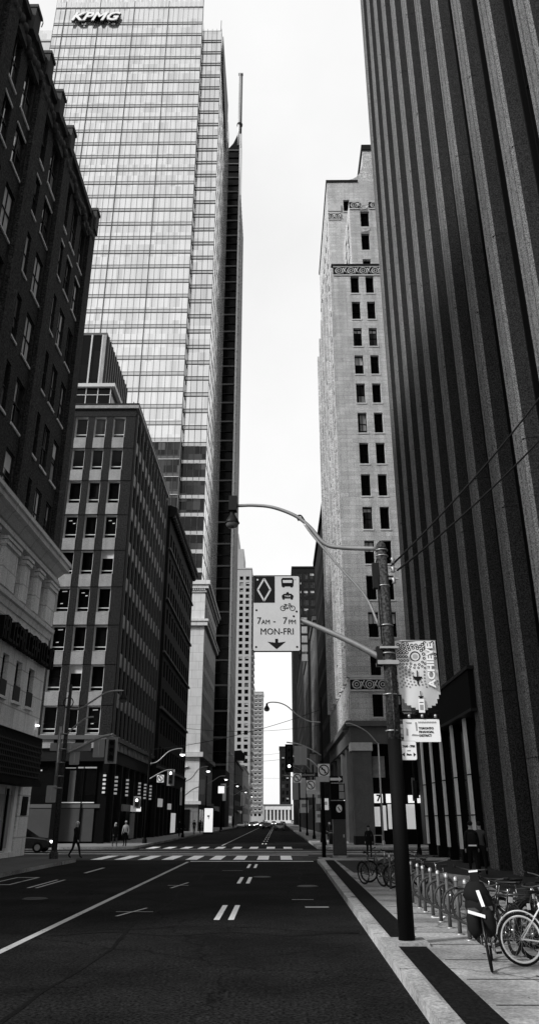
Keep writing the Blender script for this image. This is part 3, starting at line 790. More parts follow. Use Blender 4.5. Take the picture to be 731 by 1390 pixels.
# ---- dark block behind it
def dark_block():
    b = Bld('stone_office_block', (-14.2, 97, 0), 'dark stone office block with a heavy roof cornice behind the corner office block', maxwin=60)
    ops = rows(rep(98.2, 2.6, 11, 1.5), [(z, z + 2.0) for z in (8.2, 11.6, 15.0, 18.4, 21.8, 25.2, 28.6, 32.0, 35.4)], 'darkwin')
    b.facade('+X', -14.2, (97.02, 127), (6, 40.0), ops, M['cstone'], 0.4)
    w_ = b.part('wall'); w_.box(-34, -14.2, 97.02, 127, 6, 40.0, M['cstone'], 'e')
    w_.box(-34, -14.6, 97.02, 127, 0.15, 6, M['black'])
    for i in range(9): b.part('pier').box(-14.62, -14.15, 97.3 + 3.6 * i, 98.1 + 3.6 * i, 0.15, 6, M['cstone'])
    c = b.part('cornice')
    c.prism([(-14.3, 39.2), (-13.9, 39.2), (-13.3, 39.9), (-13.3, 40.5), (-14.3, 40.9)], 'y', 96.6, 127.3, M['cstone'])
    for i in range(30): c.box(-14.2, -13.5, 97 + i, 97.35 + i, 39.2, 39.55, M['farstone'])
    for z in (7.6, 14.4, 21.2, 28.0, 34.8): c.box(-14.25, -13.95, 97, 127, z, z + 0.25, M['farstone'])
    b.part('roof').box(-34, -14.2, 97.02, 127, 40.02, 41.0, M['cstone'])
    s = b.part('shop_sign')
    s.box(-14.15, -13.9, 99, 101.5, 3.4, 4.3, M['dimglow']); s.box(-14.15, -13.9, 108, 110, 3.2, 3.9, M['dimglow']); s.box(-14.15, -14.0, 112, 116, 0.4, 2.8, M['shopglow'])
    s.tube([(-13.9, 120, 3.9), (-13.9, 120, 5.6), (-13.9, 120.6, 6.2), (-13.9, 121.2, 5.6), (-13.9, 121.2, 3.9)], 0.09, M['signwhite'], 6)
    b.finish()
dark_block()

# ---- ivory stone building
def ivory_building():
    b = Bld('ivory_stone_building', (-13.6, 144, 0), 'ivory stone building with bright end wall and cornices at the foot of the glass tower', maxwin=80)
    X0, Y0 = -13.6, 144.0
    zs = [(z, z + 2.6) for z in (13.2, 17.0, 20.8, 24.6, 28.4, 37.4)]
    ops = rows([(-19.3, -17.6), (-23.5, -21.8)], zs + [(32.0, 34.2)], 'darkwin')
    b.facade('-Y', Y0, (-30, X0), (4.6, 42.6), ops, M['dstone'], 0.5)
    ops = rows(rep(145.6, 2.75, 10, 1.35), zs, 'darkwin')
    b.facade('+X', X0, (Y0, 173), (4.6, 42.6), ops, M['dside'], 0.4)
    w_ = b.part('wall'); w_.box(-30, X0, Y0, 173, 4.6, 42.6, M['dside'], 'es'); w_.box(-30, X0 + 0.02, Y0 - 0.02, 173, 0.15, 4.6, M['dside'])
    c = b.part('cornice')
    def band(z0, z1, o, m=M['dstone']):
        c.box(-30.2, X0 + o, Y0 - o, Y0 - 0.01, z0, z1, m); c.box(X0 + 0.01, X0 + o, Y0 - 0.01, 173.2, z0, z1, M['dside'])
    band(43.3, 44.1, 0.9); band(42.6, 43.3, 0.6); band(41.9, 42.2, 0.25); band(35.4, 36.2, 0.6); band(36.2, 36.6, 0.8); band(12.1, 12.9, 0.6); band(4.4, 4.9, 0.5)
    for i in range(9): c.box(-17.2 + 0.42 * i, -17.0 + 0.42 * i, Y0 - 0.5, Y0, 42.25, 42.6, M['dstone'])
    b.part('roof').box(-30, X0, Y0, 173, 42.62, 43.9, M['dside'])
    d = b.part('doorway'); d.box(-16.9, -15.0, Y0 - 0.12, Y0 - 0.03, 0.2, 3.6, M['black'])
    d.tube([(-17.1, Y0 - 0.15, 4.9), (-17.1, Y0 - 0.15, 9.3), (-16.4, Y0 - 0.15, 10.3), (-15.6, Y0 - 0.15, 10.5)], 0.15, M['dstone'], 6)
    s = b.part('shop_window')
    for i in range(6): s.box(X0 + 0.03, X0 + 0.1, 146 + 4.4 * i, 149.2 + 4.4 * i, 0.4, 3.6, M['glassblack'])
    b.finish()
ivory_building()

# ---- mirror glass tower
def glass_tower():
    b = Bld('glass_tower', (-17.9, 176, 0), 'tallest mirror glass office tower with white lettering near its top', cat='tower')
    Y0, XR = 176.0, -24.2
    FZ = 4.4; MW = 1.68; XL = XR - 30 * MW
    S0, SR = 178.6, -17.9
    YE = 222.0
    H = 256.2
    ZL = [1.0]
    while ZL[-1] < H - 3: ZL.append(ZL[-1] + 4.5 + 1.15 * ZL[-1] / 250)
    ZL[-1] = H; nf = len(ZL) - 1
    for k in range(nf):
        z0, z1 = ZL[k], ZL[k + 1]
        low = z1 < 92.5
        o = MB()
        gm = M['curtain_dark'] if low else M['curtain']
        def panes(mk, n_, m, jit=0.012):
            for i in range(n_):
                a = mk(i); dx = random.uniform(-jit, jit); dy = random.uniform(-jit, jit)
                o.poly([a(0, z0 + 1.1, 0), a(1, z0 + 1.1, dx), a(1, z1, dx + dy), a(0, z1, dy)], m)
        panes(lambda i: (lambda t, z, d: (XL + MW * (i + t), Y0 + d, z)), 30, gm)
        o.poly([(XL, Y0, z0), (XR, Y0, z0), (XR, Y0, z0 + 1.1), (XL, Y0, z0 + 1.1)], M['spandrel'] if not low else M['mull'])
        # return between main face and corner strip
        o.poly([(XR, Y0, z0), (XR, S0, z0), (XR, S0, z1), (XR, Y0, z1)], M['curtain_side'] if not low else M['spandrel'])
        zt = 248.0
        if z1 <= zt:
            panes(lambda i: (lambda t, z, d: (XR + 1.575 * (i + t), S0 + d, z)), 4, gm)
            o.poly([(XR, S0, z0), (SR, S0, z0), (SR, S0, z0 + 1.1), (XR, S0, z0 + 1.1)], M['spandrel'])
            ns = 8
            panes(lambda i: (lambda t, z, d: (SR + d, S0 + (YE - S0) / ns * (i + t), z)), ns, M['curtain_side'], 0.02)
            panes(lambda i: (lambda t, z, d: (SR + d, S0 + (YE - S0) / ns * (i + t), z if z != z0 + 1.1 else z0)), ns, M['curtain_side'], 0.02) if False else o.poly([(SR, S0, z0), (SR, YE, z0), (SR, YE, z0 + 1.1), (SR, S0, z0 + 1.1)], M['curtain_side'])
        if z1 < 250 :
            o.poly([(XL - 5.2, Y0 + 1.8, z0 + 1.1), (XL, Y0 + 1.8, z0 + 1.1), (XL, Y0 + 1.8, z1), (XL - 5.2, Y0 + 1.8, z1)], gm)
            o.poly([(XL - 5.2, Y0 + 1.8, z0), (XL, Y0 + 1.8, z0), (XL, Y0 + 1.8, z0 + 1.1), (XL - 5.2, Y0 + 1.8, z0 + 1.1)], M['spandrel'])
        q = o.build('window_band', b.root, fix=False); q.data.transform(Matrix.Translation(-b.loc))
    m = b.part('mullion')
    for i in range(31):
        x = XL + MW * i; big = (i % 7 == 2)
        t = 0.11 if big else 0.035
        m.box(x - t, x + t, Y0 - (0.3 if big else 0.12), Y0 - 0.02, 1, H + (6.0 if i % 3 == 0 else 3.5), M['mull'])
    for i in range(5):
        x = XR + 1.575 * i; m.box(x - 0.05, x + 0.05, S0 - 0.15, S0 - 0.03, 1, 249, M['mull'])
    for i in range(9):
        y = S0 + (YE - S0) / 8 * i; m.box(SR + 0.03, SR + 0.07, y - 0.09, y + 0.09, 1, 248.4, M['mull'])
    fl = b.part('floor_fin')
    for k in range(nf):
        z0 = ZL[k]
        fm = M['alu'] if z0 < 92 else M['mull']
        fl.box(XL, XR + 0.15, Y0 - 0.16, Y0 - 0.03, z0 - 0.07, z0 + 0.07, fm)
        fl.box(XL, XR + 0.1, Y0 - 0.10, Y0 - 0.03, z0 + 1.08, z0 + 1.14, M['mull'])
        if z0 < 247:
            fl.box(XR + 0.05, SR + 0.2, S0 - 0.18, S0 - 0.03, z0 - 0.08, z0 + 0.08, M['alu'] if z0 < 92 else M['mull'])
            fl.box(XR + 0.05, SR + 0.1, S0 - 0.16, S0 - 0.03, z0 + 1.06, z0 + 1.15, M['mull'])
            fl.box(SR + 0.03, SR + 0.08, S0, YE, z0 - 0.12, z0 + 0.12, M['mull'])
            fl.box(XR + 0.02, XR + 0.14, Y0, S0 - 0.04, z0 - 0.12, z0 + 0.12, M['darkmetal'])
            fl.box(XL - 5.2, XL, Y0 + 1.6, Y0 + 1.78, z0 - 0.1, z0 + 0.1, M['mull'])
    core = b.part('core')
    core.box(XL - 5.2, SR - 0.3, S0 + 0.4, YE, 0.2, 248, M['spandrel'])
    core.box(XL + 0.1, XR - 0.3, Y0 + 0.3, YE, 0.25, H, M['spandrel'])
    core.box(XR - 0.3, SR, S0 + 0.3, YE, 247.6, 248.6, M['darkmetal'])
    core.box(XL - 5.2, SR, S0, YE - 0.2, 0.15, 1.0, M['darkmetal'])
    core.box(XL, XR, Y0, Y0 + 0.3, 0.15, 1.0, M['darkmetal'])
    cr = b.part('crown_screen')
    for i in range(30): cr.box(XL + MW * i + 0.25, XL + MW * (i + 1) - 0.25, Y0 + 0.1, Y0 + 0.2, H + 1.0, H + 5.5, M['curtain'])
    cr.box(XL, XR, Y0 - 0.1, Y0 + 0.3, H, H + 0.6, M['mull']); cr.box(XL, XR, Y0 - 0.1, Y0 + 0.3, H + 5.7, H + 6.1, M['mull'])
    mt = b.part('mast')
    mt.tube([(XL - 4.9, Y0 + 2, 250), (XL - 4.6, Y0 + 2, 252), (XL - 5.1, Y0 + 2, 254.5)], 0.18, M['darkmetal'], 6)
    mt.tube([(SR - 0.3, S0 + 0.5, 248), (SR - 0.3, S0 + 0.5, 254)], 0.1, M['darkmetal'], 6)
    # dark louvred corner under the roof edge at the street side
    b.part('corner_louvre').prism([(S0 + 6, 236.0), (S0 + 30, 222.0), (S0 + 30, 248.0), (S0 + 2, 248.0)], 'x', SR + 0.25, SR + 0.45, M['darkmetal'])
    # sign: four squares behind slanted letters
    sg = b.part('sign_squares')
    p0, p1 = at(95, 24, Y=Y0 - 0.5), at(163, 24, Y=Y0 - 0.5)
    wd = p1.x - p0.x; cz = 250.2
    for i in range(4):
        x = p0.x + wd * (0.08 + 0.235 * i); sg.box(x, x + wd * 0.215, Y0 - 0.65, Y0 - 0.45, cz - 0.6, cz + 2.6, M['mull'])
    b.finish()
    sq = bpy.data.objects.get('sign_squares')
    for nm, m_, dy, ds in (('lettering', M['signwhite'], -1.4, 0.0), ('letter_shadow', M['signink'], -1.0, 0.14)):
        t = text_obj('KPMG', 4.9, m_, b.root, (p0.x + wd * 0.5 + ds - b.loc.x, Y0 + dy - b.loc.y, cz - 0.1 - ds * 1.3), (R(90), 0, 0), nm, 0.18, 'CENTER', 0.35, 1.0, 0.12)
        xs_ = [v.co.x for v in t.data.vertices]; k = wd * 0.97 / (max(xs_) - min(xs_))
        t.data.transform(Matrix.Diagonal((k, k * 0.95, 1, 1)))
glass_tower()

# ---- dark slab tower with spire
def spire_tower():
    b = Bld('spire_tower', (-14, 235, 0), 'slim dark tower with a curved blade top and tall spire beside the mirror glass tower', cat='tower', maxwin=0)
    X0, Y0, XL = -14.0, 235.0, -30.0
    pr = [(XL, 0.2), (X0, 0.2), (X0, 266), (-14.8, 264.5), (-15.8, 261), (-17, 257.5), (-18.6, 255), (XL, 252)]
    w_ = b.part('wall'); w_.prism(pr, 'y', Y0, 247, M['glassblack'])
    w_.prism([(x, min(z, 232 + (x + 30) * 0.2)) for x, z in pr], 'y', 247.01, 262, M['glassblack'])
    f = b.part('floor_slab')
    for k in range(68):
        z = 5 + 3.7 * k
        f.box(XL, X0 - 0.5, Y0 - 0.5, Y0 - 0.02, z, z + (0.5 if k % 2 else 0.2), M['darkmetal'] if k % 2 == 0 else M['mull'])
        f.box(X0 + 0.02, X0 + 0.35, Y0 + 0.3, 262, z, z + 0.5, M['bspandrel']) if z < 230 else None
    m = b.part('mullion')
    m.box(X0 - 0.45, X0 + 0.1, Y0 - 0.7, Y0 - 0.05, 0.3, 262, M['dstone'])
    for i in range(12): m.box(X0 + 0.02, X0 + 0.4, Y0 + 1.5 + 2.2 * i, Y0 + 1.9 + 2.2 * i, 3, 231, M['bspandrel'])
    s = b.part('spire')
    tp = at(323.5, 100, Y=Y0)
    zz = tp.z
    s.tube([(-14.9, Y0, 256), (-14.9, Y0, 268), (-14.9, Y0, zz)], [0.5, 0.5, 0.42], M['galv'], 8)
    s.tube([(-14.1, Y0 + 1, 256), (-14.1, Y0 + 1, zz - 0.5)], 0.35, M['mull'], 8)
    s.lathe([(0.3, 0), (1.2, 0.8), (1.2, 1.8), (0.3, 2.4)], (-14.6, Y0 + 0.5, 267), M['darkmetal'], 10)
    s.box(-15.6, -13.6, Y0 - 0.1, Y0 + 1.2, zz, zz + 0.4, M['galv'])
    b.part('podium').box(-30, -13.5, 216, 234.9, 0.2, 14, M['cstone'])
    b.part('entrance_canopy').prism([(-16, 19.6), (-10.3, 19.3), (-10.3, 21.0), (-11.5, 22.4), (-16, 22.0)], 'y', 262.1, 266, M['darkmetal'])
    b.finish()
spire_tower()

def simple_block(name, label, x0, x1, y0, y1, h, m, group=None, faces=('-Y',), pitch=(3.2, 3.3), wsz=(1.7, 1.9), z0=4.0, style='darkwin', maxwin=40, depth=0.3, cat='building', extra=None, crown=None):
    b = Bld(name, ((x0 + x1) / 2, (y0 + y1) / 2, 0), label, cat, group, maxwin)
    w_ = b.part('wall'); skip = ''
    nz_ = max(1, int((h - z0 - 1.0) / pitch[1])); zr = [(z0 + pitch[1] * i, z0 + pitch[1] * i + wsz[1]) for i in range(nz_)]
    for f in faces:
        r = (x0, x1) if f == '-Y' else (y0, y1)
        n = max(1, int((r[1] - r[0] - 0.6) / pitch[0])); s0 = r[0] + ((r[1] - r[0]) - (n - 1) * pitch[0] - wsz[0]) / 2
        p = {'-Y': y0, '+X': x1, '-X': x0}[f]
        b.facade(f, p, r, (0.15, h), rows(rep(s0, pitch[0], n, wsz[0]), zr, style), m, depth)
        skip += {'-Y': 's', '+X': 'e', '-X': 'w'}[f]
    w_.box(x0, x1, y0, y1, 0.15, h, m, skip)
    c = b.part('parapet'); c.box(x0 - 0.3, x1 + 0.3, y0 - 0.3, y1 + 0.3, h, h + 0.7, m)
    if extra: extra(b)
    return b.finish()
def condo_near(b):
    p = b.part('upper_tier')
    p.box(-32, -17.6, 400.2, 425, 126.3, 137, M['condo']); p.box(-32, -20.6, 400.4, 425, 137, 146, M['condo'])
    r = b.part('balcony')
    for i in range(36): r.box(-13.2, -11.9, 401, 424, 6 + 3.3 * i, 6.9 + 3.3 * i, M['condo'])
simple_block('condo_tower', 'nearer and darker edged of the two pale condominium towers, stepped at the top', -34, -13.2, 400, 425, 125.5, M['condo'], 'condominium towers in the distance', ('-Y', '+X'), (3.3, 3.3), (1.9, 2.0), extra=condo_near, maxwin=60)
def condo_far(b):
    r = b.part('balcony')
    for i in range(28):
        for x in (-19.5, -16.4, -13.3): r.box(x, x + 1.9, 598.6, 599.9, 7 + 3.0 * i, 7.9 + 3.0 * i, M['condo'])
    b.part('upper_tier').box(-24, -17, 601, 620, 90.7, 95, M['condo'])
simple_block('condo_tower', 'farther condominium tower with rows of small balconies down the middle of the view', -24, -10.3, 600, 625, 90, M['condo'], 'condominium towers in the distance', ('-Y', '+X'), (3.1, 3.0), (1.8, 1.8), extra=condo_far, maxwin=60)
simple_block('low_office_block', 'low dark block on the left kerb past the spire tower', -34, -13.6, 266, 328, 19.5, M['cstone'], None, ('-Y', '+X'), (4.5, 3.7), (2.6, 2.2))
simple_block('low_office_block', 'low dark block with round-cornered windows below the condominium towers', -34, -13.6, 334, 396, 21.5, M['farstone'], None, ('-Y', '+X'), (5.0, 4.2), (2.6, 2.4))

# ================================================================== buildings, right side
def fin_tower():
    b = Bld('fin_tower', (8.8, 52.5, 0), 'huge dark tower of close vertical stone fins filling the right side', cat='tower', maxwin=40)
    X0 = 8.8; YN = 52.6; P = 3.35; Hh = 125.0; D = 0.62
    # recessed glazing wall with one strip window per bay
    ops = []
    for i in range(13):
        y1 = YN - P * i; ops.append((y1 - P + 0.06, y1 - 1.33, 9.0 if i in (0, 1, 2, 3, 4) else 5.5, Hh - 1, 'strip'))
    b.facade('-X', X0 + D, (8.5, YN), (0.15, Hh), ops, M['black'], 0.25)
    b.part('wall').box(X0 + D, 45, 8.5, YN, 0.15, Hh, M['fin'], 'w')
    b.finish_piers = True
    for i in range(14):
        y1 = YN - P * i; y0 = y1 - 1.25
        z0 = 7.2 if 0 <= i <= 4 else 0.15
        mb = MB()
        # folded plan: flat outer face with two grooves, splayed return towards the south
        pl = [(X0 + D + 0.02, y1 - 0.02), (X0, y1 - 0.10), (X0, y1 - 0.32), (X0 + 0.12, y1 - 0.33), (X0 + 0.12, y1 - 0.45), (X0, y1 - 0.46),
              (X0, y0 + 0.40), (X0 + 0.12, y0 + 0.39), (X0 + 0.12, y0 + 0.29), (X0, y0 + 0.28), (X0 + 0.10, y0 + 0.12), (X0 + D + 0.02, y0 + 0.02)]
        zc = [z0]; z = 2.9 + (i * 1.3) % 4
        while z < Hh: zc.append(z); z += 9.2
        zc.append(Hh)
        zc = sorted(set(q for q in zc if q >= z0))
        for a, c in zip(zc[:-1], zc[1:]):
            n = len(pl)
            for k in range(n - 1):
                p, q = pl[k], pl[k + 1]
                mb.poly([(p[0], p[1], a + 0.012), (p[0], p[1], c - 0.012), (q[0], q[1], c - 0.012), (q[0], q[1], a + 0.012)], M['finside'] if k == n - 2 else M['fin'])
            cxm = X0 + 0.45
            mb.poly([(x, y, c - 0.015) for x, y in pl], M['fin']); mb.poly([(x, y, a + 0.015) for x, y in pl], M['fin'])
            mb.box(X0 + 0.03, X0 + D, y0 + 0.16, y1 - 0.12, c - 0.02, c + 0.02, M['black'])
        o = mb.build('fin', b.root, fix=False); o.data.transform(Matrix.Translation(-b.loc))
        if 0 <= i <= 4:
            yc = 49.9 - 2.95 * i
            c = MB()
            for dy, wd in ((0.0, 0.16), (0.26, 0.2)): c.box(X0 - 0.02, X0 + 0.3, yc - 0.3 + dy, yc - 0.3 + dy + wd, 0.75, 7.0, M['finlight'])
            c.box(X0 + 0.06, X0 + 0.4, yc - 0.34, yc + 0.2, 0.75, 7.0, M['black'])
            c.box(X0 + 0.02, X0 + 0.45, yc - 0.26, yc + 0.1, 0.15, 0.75, M['black'])
            for zz in (2.2, 3.9): c.box(X0 - 0.03, X0 + 0.3, yc - 0.33, yc + 0.22, zz, zz + 0.05, M['black'])
            o = c.build('column', b.root); o.data.transform(Matrix.Translation(-b.loc))
    g = b.part('entrance_canopy')
    g.box(X0 - 0.25, X0 + D, 35.2, 46.2, 6.5, 8.2, M['black']); g.box(X0 - 0.32, X0 + D, 35.0, 46.4, 8.2, 8.35, M['darkmetal']); g.box(X0 - 0.3, X0 + D, 35.1, 46.3, 6.4, 6.52, M['darkmetal'])
    g.box(X0 + 0.2, X0 + D + 0.02, 46.4, YN, 6.9, 7.6, M['black'])
    b.part('lobby_glazing').box(X0 + D - 0.03, X0 + D - 0.005, 36, YN - 0.3, 0.2, 7.0, M['glassblack'])
    b.finish()
fin_tower()

def deco_tower():
    b = Bld('deco_tower', (6.4, 69, 0), 'pale stone art deco tower with paired windows and stepped carved crown', cat='tower', maxwin=98)
    X0, Y0 = 6.4, 69.0
    cols = [(8.28, 9.2), (9.93, 10.82), (13.2, 14.1), (14.85, 15.75), (18, 18.9)]
    tops = [57.0 - 3.43 * k for k in range(13)]
    ops = rows(cols, [(t - 2.3, t) for t in tops] + [(10.1, 12.0)], 'decowin')
    b.facade('-Y', Y0, (X0, 22), (8.0, 58.0), ops, M['deco'], 0.4)
    side = [(70.2, 71.0), (72.2, 73.0), (74.4, 75.2), (76.4, 77.2)] + rep(79.4, 2.2, 8, 0.9)
    ops = rows(side, [(t - 2.3, t) for t in tops] + [(10.1, 12.0)], 'decowin')
    b.facade('-X', X0, (Y0, 97), (8.0, 58.0), ops, M['deco'], 0.35)
    w_ = b.part('wall'); w_.box(X0, 22, Y0, 97, 8.0, 58.0, M['deco'], 'sw')
    sb = b.part('pilaster')
    for y in (69.4, 73.6, 78.2, 82.8, 87.2, 91.6, 96.2): sb.box(X0 - 0.28, X0 + 0.02, y - 0.35, y + 0.35, 13.5, 57.9 + (6 if y > 77 else 0), M['deco'])
    # setback upper tiers
    xb = 6.9
    sop = rows(rep(79.6, 2.2, 8, 0.9), [(60.5, 62.8), (64.0, 66.3), (67.5, 69.8), (72, 74.5)], 'decowin')
    b.facade('-X', xb, (78, 97), (58.0, 79.6), sop, M['deco'], 0.35)
    b.facade('-Y', 78.0, (xb, 22), (58.0, 79.6), [(8.95, 9.75, 74.6, 76.6, 'decowin')], M['deco'], 0.35)
    w_.box(xb, 22, 78, 97, 58.0, 79.6, M['deco'], 'sw')
    b.part('parapet').box(xb - 0.12, 11.0, 77.88, 97, 79.6, 79.95, M['cstone'])
    # concave crown
    cr = b.part('crown')
    prof = [(9.9, 79.6), (9.9, 80.4)] + [(9.9 + 2.0 * math.sin(R(a)), 80.4 + 3.6 * (1 - math.cos(R(a)))) for a in (15, 30, 45, 60, 75, 88)] + [(11.95, 85.6), (22, 85.6), (22, 79.6)]
    cr.prism(prof, 'y', 78.3, 90, M['deco'])
    cr.box(11.8, 22, 78.1, 90.2, 85.61, 86.5, M['cstone'])
    cr.prism([(xb, 74.6), (8.6, 74.6), (8.6, 75.7), (xb, 75.7)], 'y', 77.85, 77.99, M['decotrim'])
    # centre bay
    ops = [(9.95, 10.95, 64.9, 67.2, 'decowin'), (9.9, 10.85, 61.5, 63.9, 'decowin'), (9.9, 10.8, 58.25, 60.2, 'decowin'), (13.3, 14.3, 61.5, 67.2, 'decowin')]
    b.facade('-Y', 70.0, (8.7, 22), (58.0, 68.7), ops, M['deco'], 0.45)
    ops = rows([(71.6, 72.8), (74.4, 75.6)], [(59.0, 60.6), (62.0, 64.2), (65.0, 67.0)], 'decowin')
    b.facade('-X', 8.7, (70.0, 78.0), (58.0, 68.7), ops, M['deco'], 0.35)
    w_.box(8.7, 22, 70.0, 78.0, 58.0, 68.7, M['deco'], 'sw')
    # carved friezes: panel, rim and scroll rings
    def scroll(x0, x1, y, z, h, n):
        fr = b.part('frieze#%.1f,%.1f' % (x0, z))
        fr.box(x0, x1, y - 0.10, y - 0.01, z, z + 0.14, M['decotrim']); fr.box(x0, x1, y - 0.14, y - 0.01, z + h - 0.16, z + h, M['decotrim'])
        fr.box(x0, x1, y - 0.04, y - 0.011, z + 0.14, z + h - 0.16, M['cstone'])
        st = (x1 - x0) / n
        for i in range(n):
            c = (x0 + st * (i + 0.5), y - 0.09, z + h / 2)
            fr.ring(c, (0, 1, 0), h * 0.30, 0.055, M['decotrim'], 14, 5)
            fr.ring(c, (0, 1, 0), h * 0.13, 0.05, M['decotrim'], 10, 4)
            fr.tube([(c[0] + st * 0.28, c[1], z + 0.2), (c[0] + st * 0.42, c[1], z + h * 0.5), (c[0] + st * 0.60, c[1], z + h - 0.22)], 0.06, M['decotrim'], 5)
            fr.tube([(c[0] + st * 0.34, c[1], z + h - 0.3), (c[0] + st * 0.5, c[1], z + h * 0.45), (c[0] + st * 0.68, c[1], z + 0.25)], 0.05, M['decotrim'], 5)
    scroll(6.4, 18.4, 69.0, 57.0 - 0.02 + 0.05, 1.3, 9)
    b.part('ledge').box(X0 - 0.2, 22, 68.8, 69.2, 58.30, 58.55, M['cstone'])
    scroll(8.7, 9.85, 70.0, 67.45, 1.2, 1); scroll(11.0, 12.2, 70.0, 67.45, 1.2, 1); scroll(9.95, 10.9, 70.1, 64.0, 0.85, 1); scroll(9.95, 10.9, 70.1, 67.3, 1.0, 1)
    scroll(6.9, 8.5, 78.0, 73.2, 1.2, 2)
    scroll(6.4, 20, 69.0, 12.25, 1.15, 12)
    b.part('ledge').box(X0 - 0.12, 22, 68.85, 69.0, 13.42, 13.6, M['decotrim'])
    # dark lower storeys
    lo = b.part('base')
    lo.box(X0 - 0.18, 9.5, 68.82, 69.3, 8.02, 9.3, M['decobase']); lo.box(X0 - 0.5, 22, 68.5, 69.3, 9.3, 9.75, M['decobase'])
    lo.box(X0 - 0.5, X0 + 0.3, 69.3, 97, 9.3, 9.75, M['decobase']); lo.box(X0 - 0.18, X0 + 0.3, 69.3, 97, 8.02, 9.3, M['decobase'])
    lo.box(X0 - 0.05, 7.95, 68.9, 70.4, 0.15, 7.35, M['decobase']); lo.box(X0 - 0.2, 8.05, 68.78, 70.5, 7.35, 8.0, M['decotrim'])
    lo.box(X0 - 0.1, 8.0, 68.85, 70.45, 0.15, 0.8, M['cstone'])
    for y in (75, 80.5, 86, 91.5): lo.box(X0 - 0.05, X0 + 0.9, y, y + 1.3, 0.15, 8.0, M['decobase'])
    for x in (12.0, 17): lo.box(x, x + 1.3, 68.95, 70.4, 0.15, 8.0, M['decobase'])
    lo.box(9.5, 22, 68.9, 69.4, 8.02, 9.29, M['decobase'])
    sh = b.part('shopfront')
    sh.box(8.0, 22, 70.5, 71, 0.15, 8.0, M['black']); sh.box(X0 + 0.5, X0 + 0.7, 70.5, 97, 0.15, 8.0, M['black'])
    for (x0, x1, z0, z1) in ((8.12, 8.6, 1.5, 3.0), (8.68, 9.1, 1.2, 3.1), (9.25, 9.9, 1.3, 3.2), (10.4, 11.6, 1.3, 3.2), (13.6, 16.5, 1.0, 3.1)):
        sh.box(x0, x1, 70.44, 70.48, z0, z1, M['shopglow'])
    sh.box(8.15, 9.2, 70.4, 70.46, 5.3, 7.0, mat('poster_face', 0.30, 0.6, 0.5, 3.0))
    sg = b.part('shop_sign')
    sg.box(8.15, 8.85, 70.2, 70.4, 3.3, 4.0, M['signglow']); sg.box(9.15, 9.85, 70.2, 70.4, 3.3, 4.0, M['signglow']); sg.box(5.4, 6.0, 74.2, 74.35, 3.0, 3.7, M['signglow']) ; sg.box(11, 12, 70.2, 70.4, 3.3, 3.9, M['signglow'])
    b.finish()
    for x, y, s in ((8.5, 70.17, 0.72), (5.7, 74.17, 0.6)): text_obj('7', s, M['signink'], b.root, (x - 6.4, y - 69, 3.65 if x > 8 else 3.35), (R(90), 0, 0), 'sign_number', 0.01, bold=0.03)
deco_tower()
def roof_bits(b):
    p = b.part('roof_unit'); p.box(8, 11, 99, 104, 44.2, 46.4, M['cstone'])
simple_block('dark_slab_building', 'dark slab with thin vertical ribs directly behind the art deco tower', 6.8, 24, 97.4, 131, 43.0, M['cstone'], None, ('-Y', '-X'), (2.1, 3.6), (1.2, 2.6), extra=roof_bits)
def sign_strip(b):
    p = b.part('blade_sign')
    for i in range(5): p.box(4.9, 6.3, 150 + 0.4, 150.8, 30 + 1.8 * i, 31.3 + 1.8 * i, M['bspandrel'])
    p.box(6.0, 6.5, 150.3, 150.9, 8, 40, M['darkmetal'])
simple_block('dark_slab_building', 'shorter dark block carrying a tall blade sign on its street front', 6.6, 24, 134, 190, 34.0, M['farstone'], None, ('-Y', '-X'), (3.0, 3.6), (1.6, 2.3), extra=sign_strip)
simple_block('grey_office_block', 'grey office block beyond the blade sign', 6.5, 26, 196, 255, 42.0, M['farstone'], None, ('-Y', '-X'), (3.2, 3.6), (2.0, 2.3))
simple_block('far_dark_tower', 'tall dark tower standing far along the right side of the street', 6.4, 30, 300, 335, 95.0, M['cstone'], None, ('-Y', '-X'), (2.6, 3.6), (1.7, 2.6), cat='tower', style='condowin')
simple_block('far_narrow_block', 'narrow dark block closing the street end on the right', 1.6, 8.6, 520, 545, 44.0, M['cstone'], None, ('-Y',), (2.6, 4.0), (1.6, 2.4))
def hall_extra(b):
    c = b.part('column')
    for i in range(7): c.box(-6.6 + 2.15 * i, -5.7 + 2.15 * i, 496.6, 497.6, 1.5, 7.2, M['dstone'])
    c.box(-7.2, 8.2, 496.4, 498, 7.2, 9.0, M['dstone']); c.box(-7.2, 8.2, 496.2, 498, 0.1, 1.5, M['dstone'])
simple_block('low_columned_hall', 'low hall with a row of pale columns closing the far end of the street', -8, 8.8, 498, 515, 9.5, M['farstone'], None, ('-Y',), (2.15, 6), (1.2, 4.6), 1.8, extra=hall_extra)

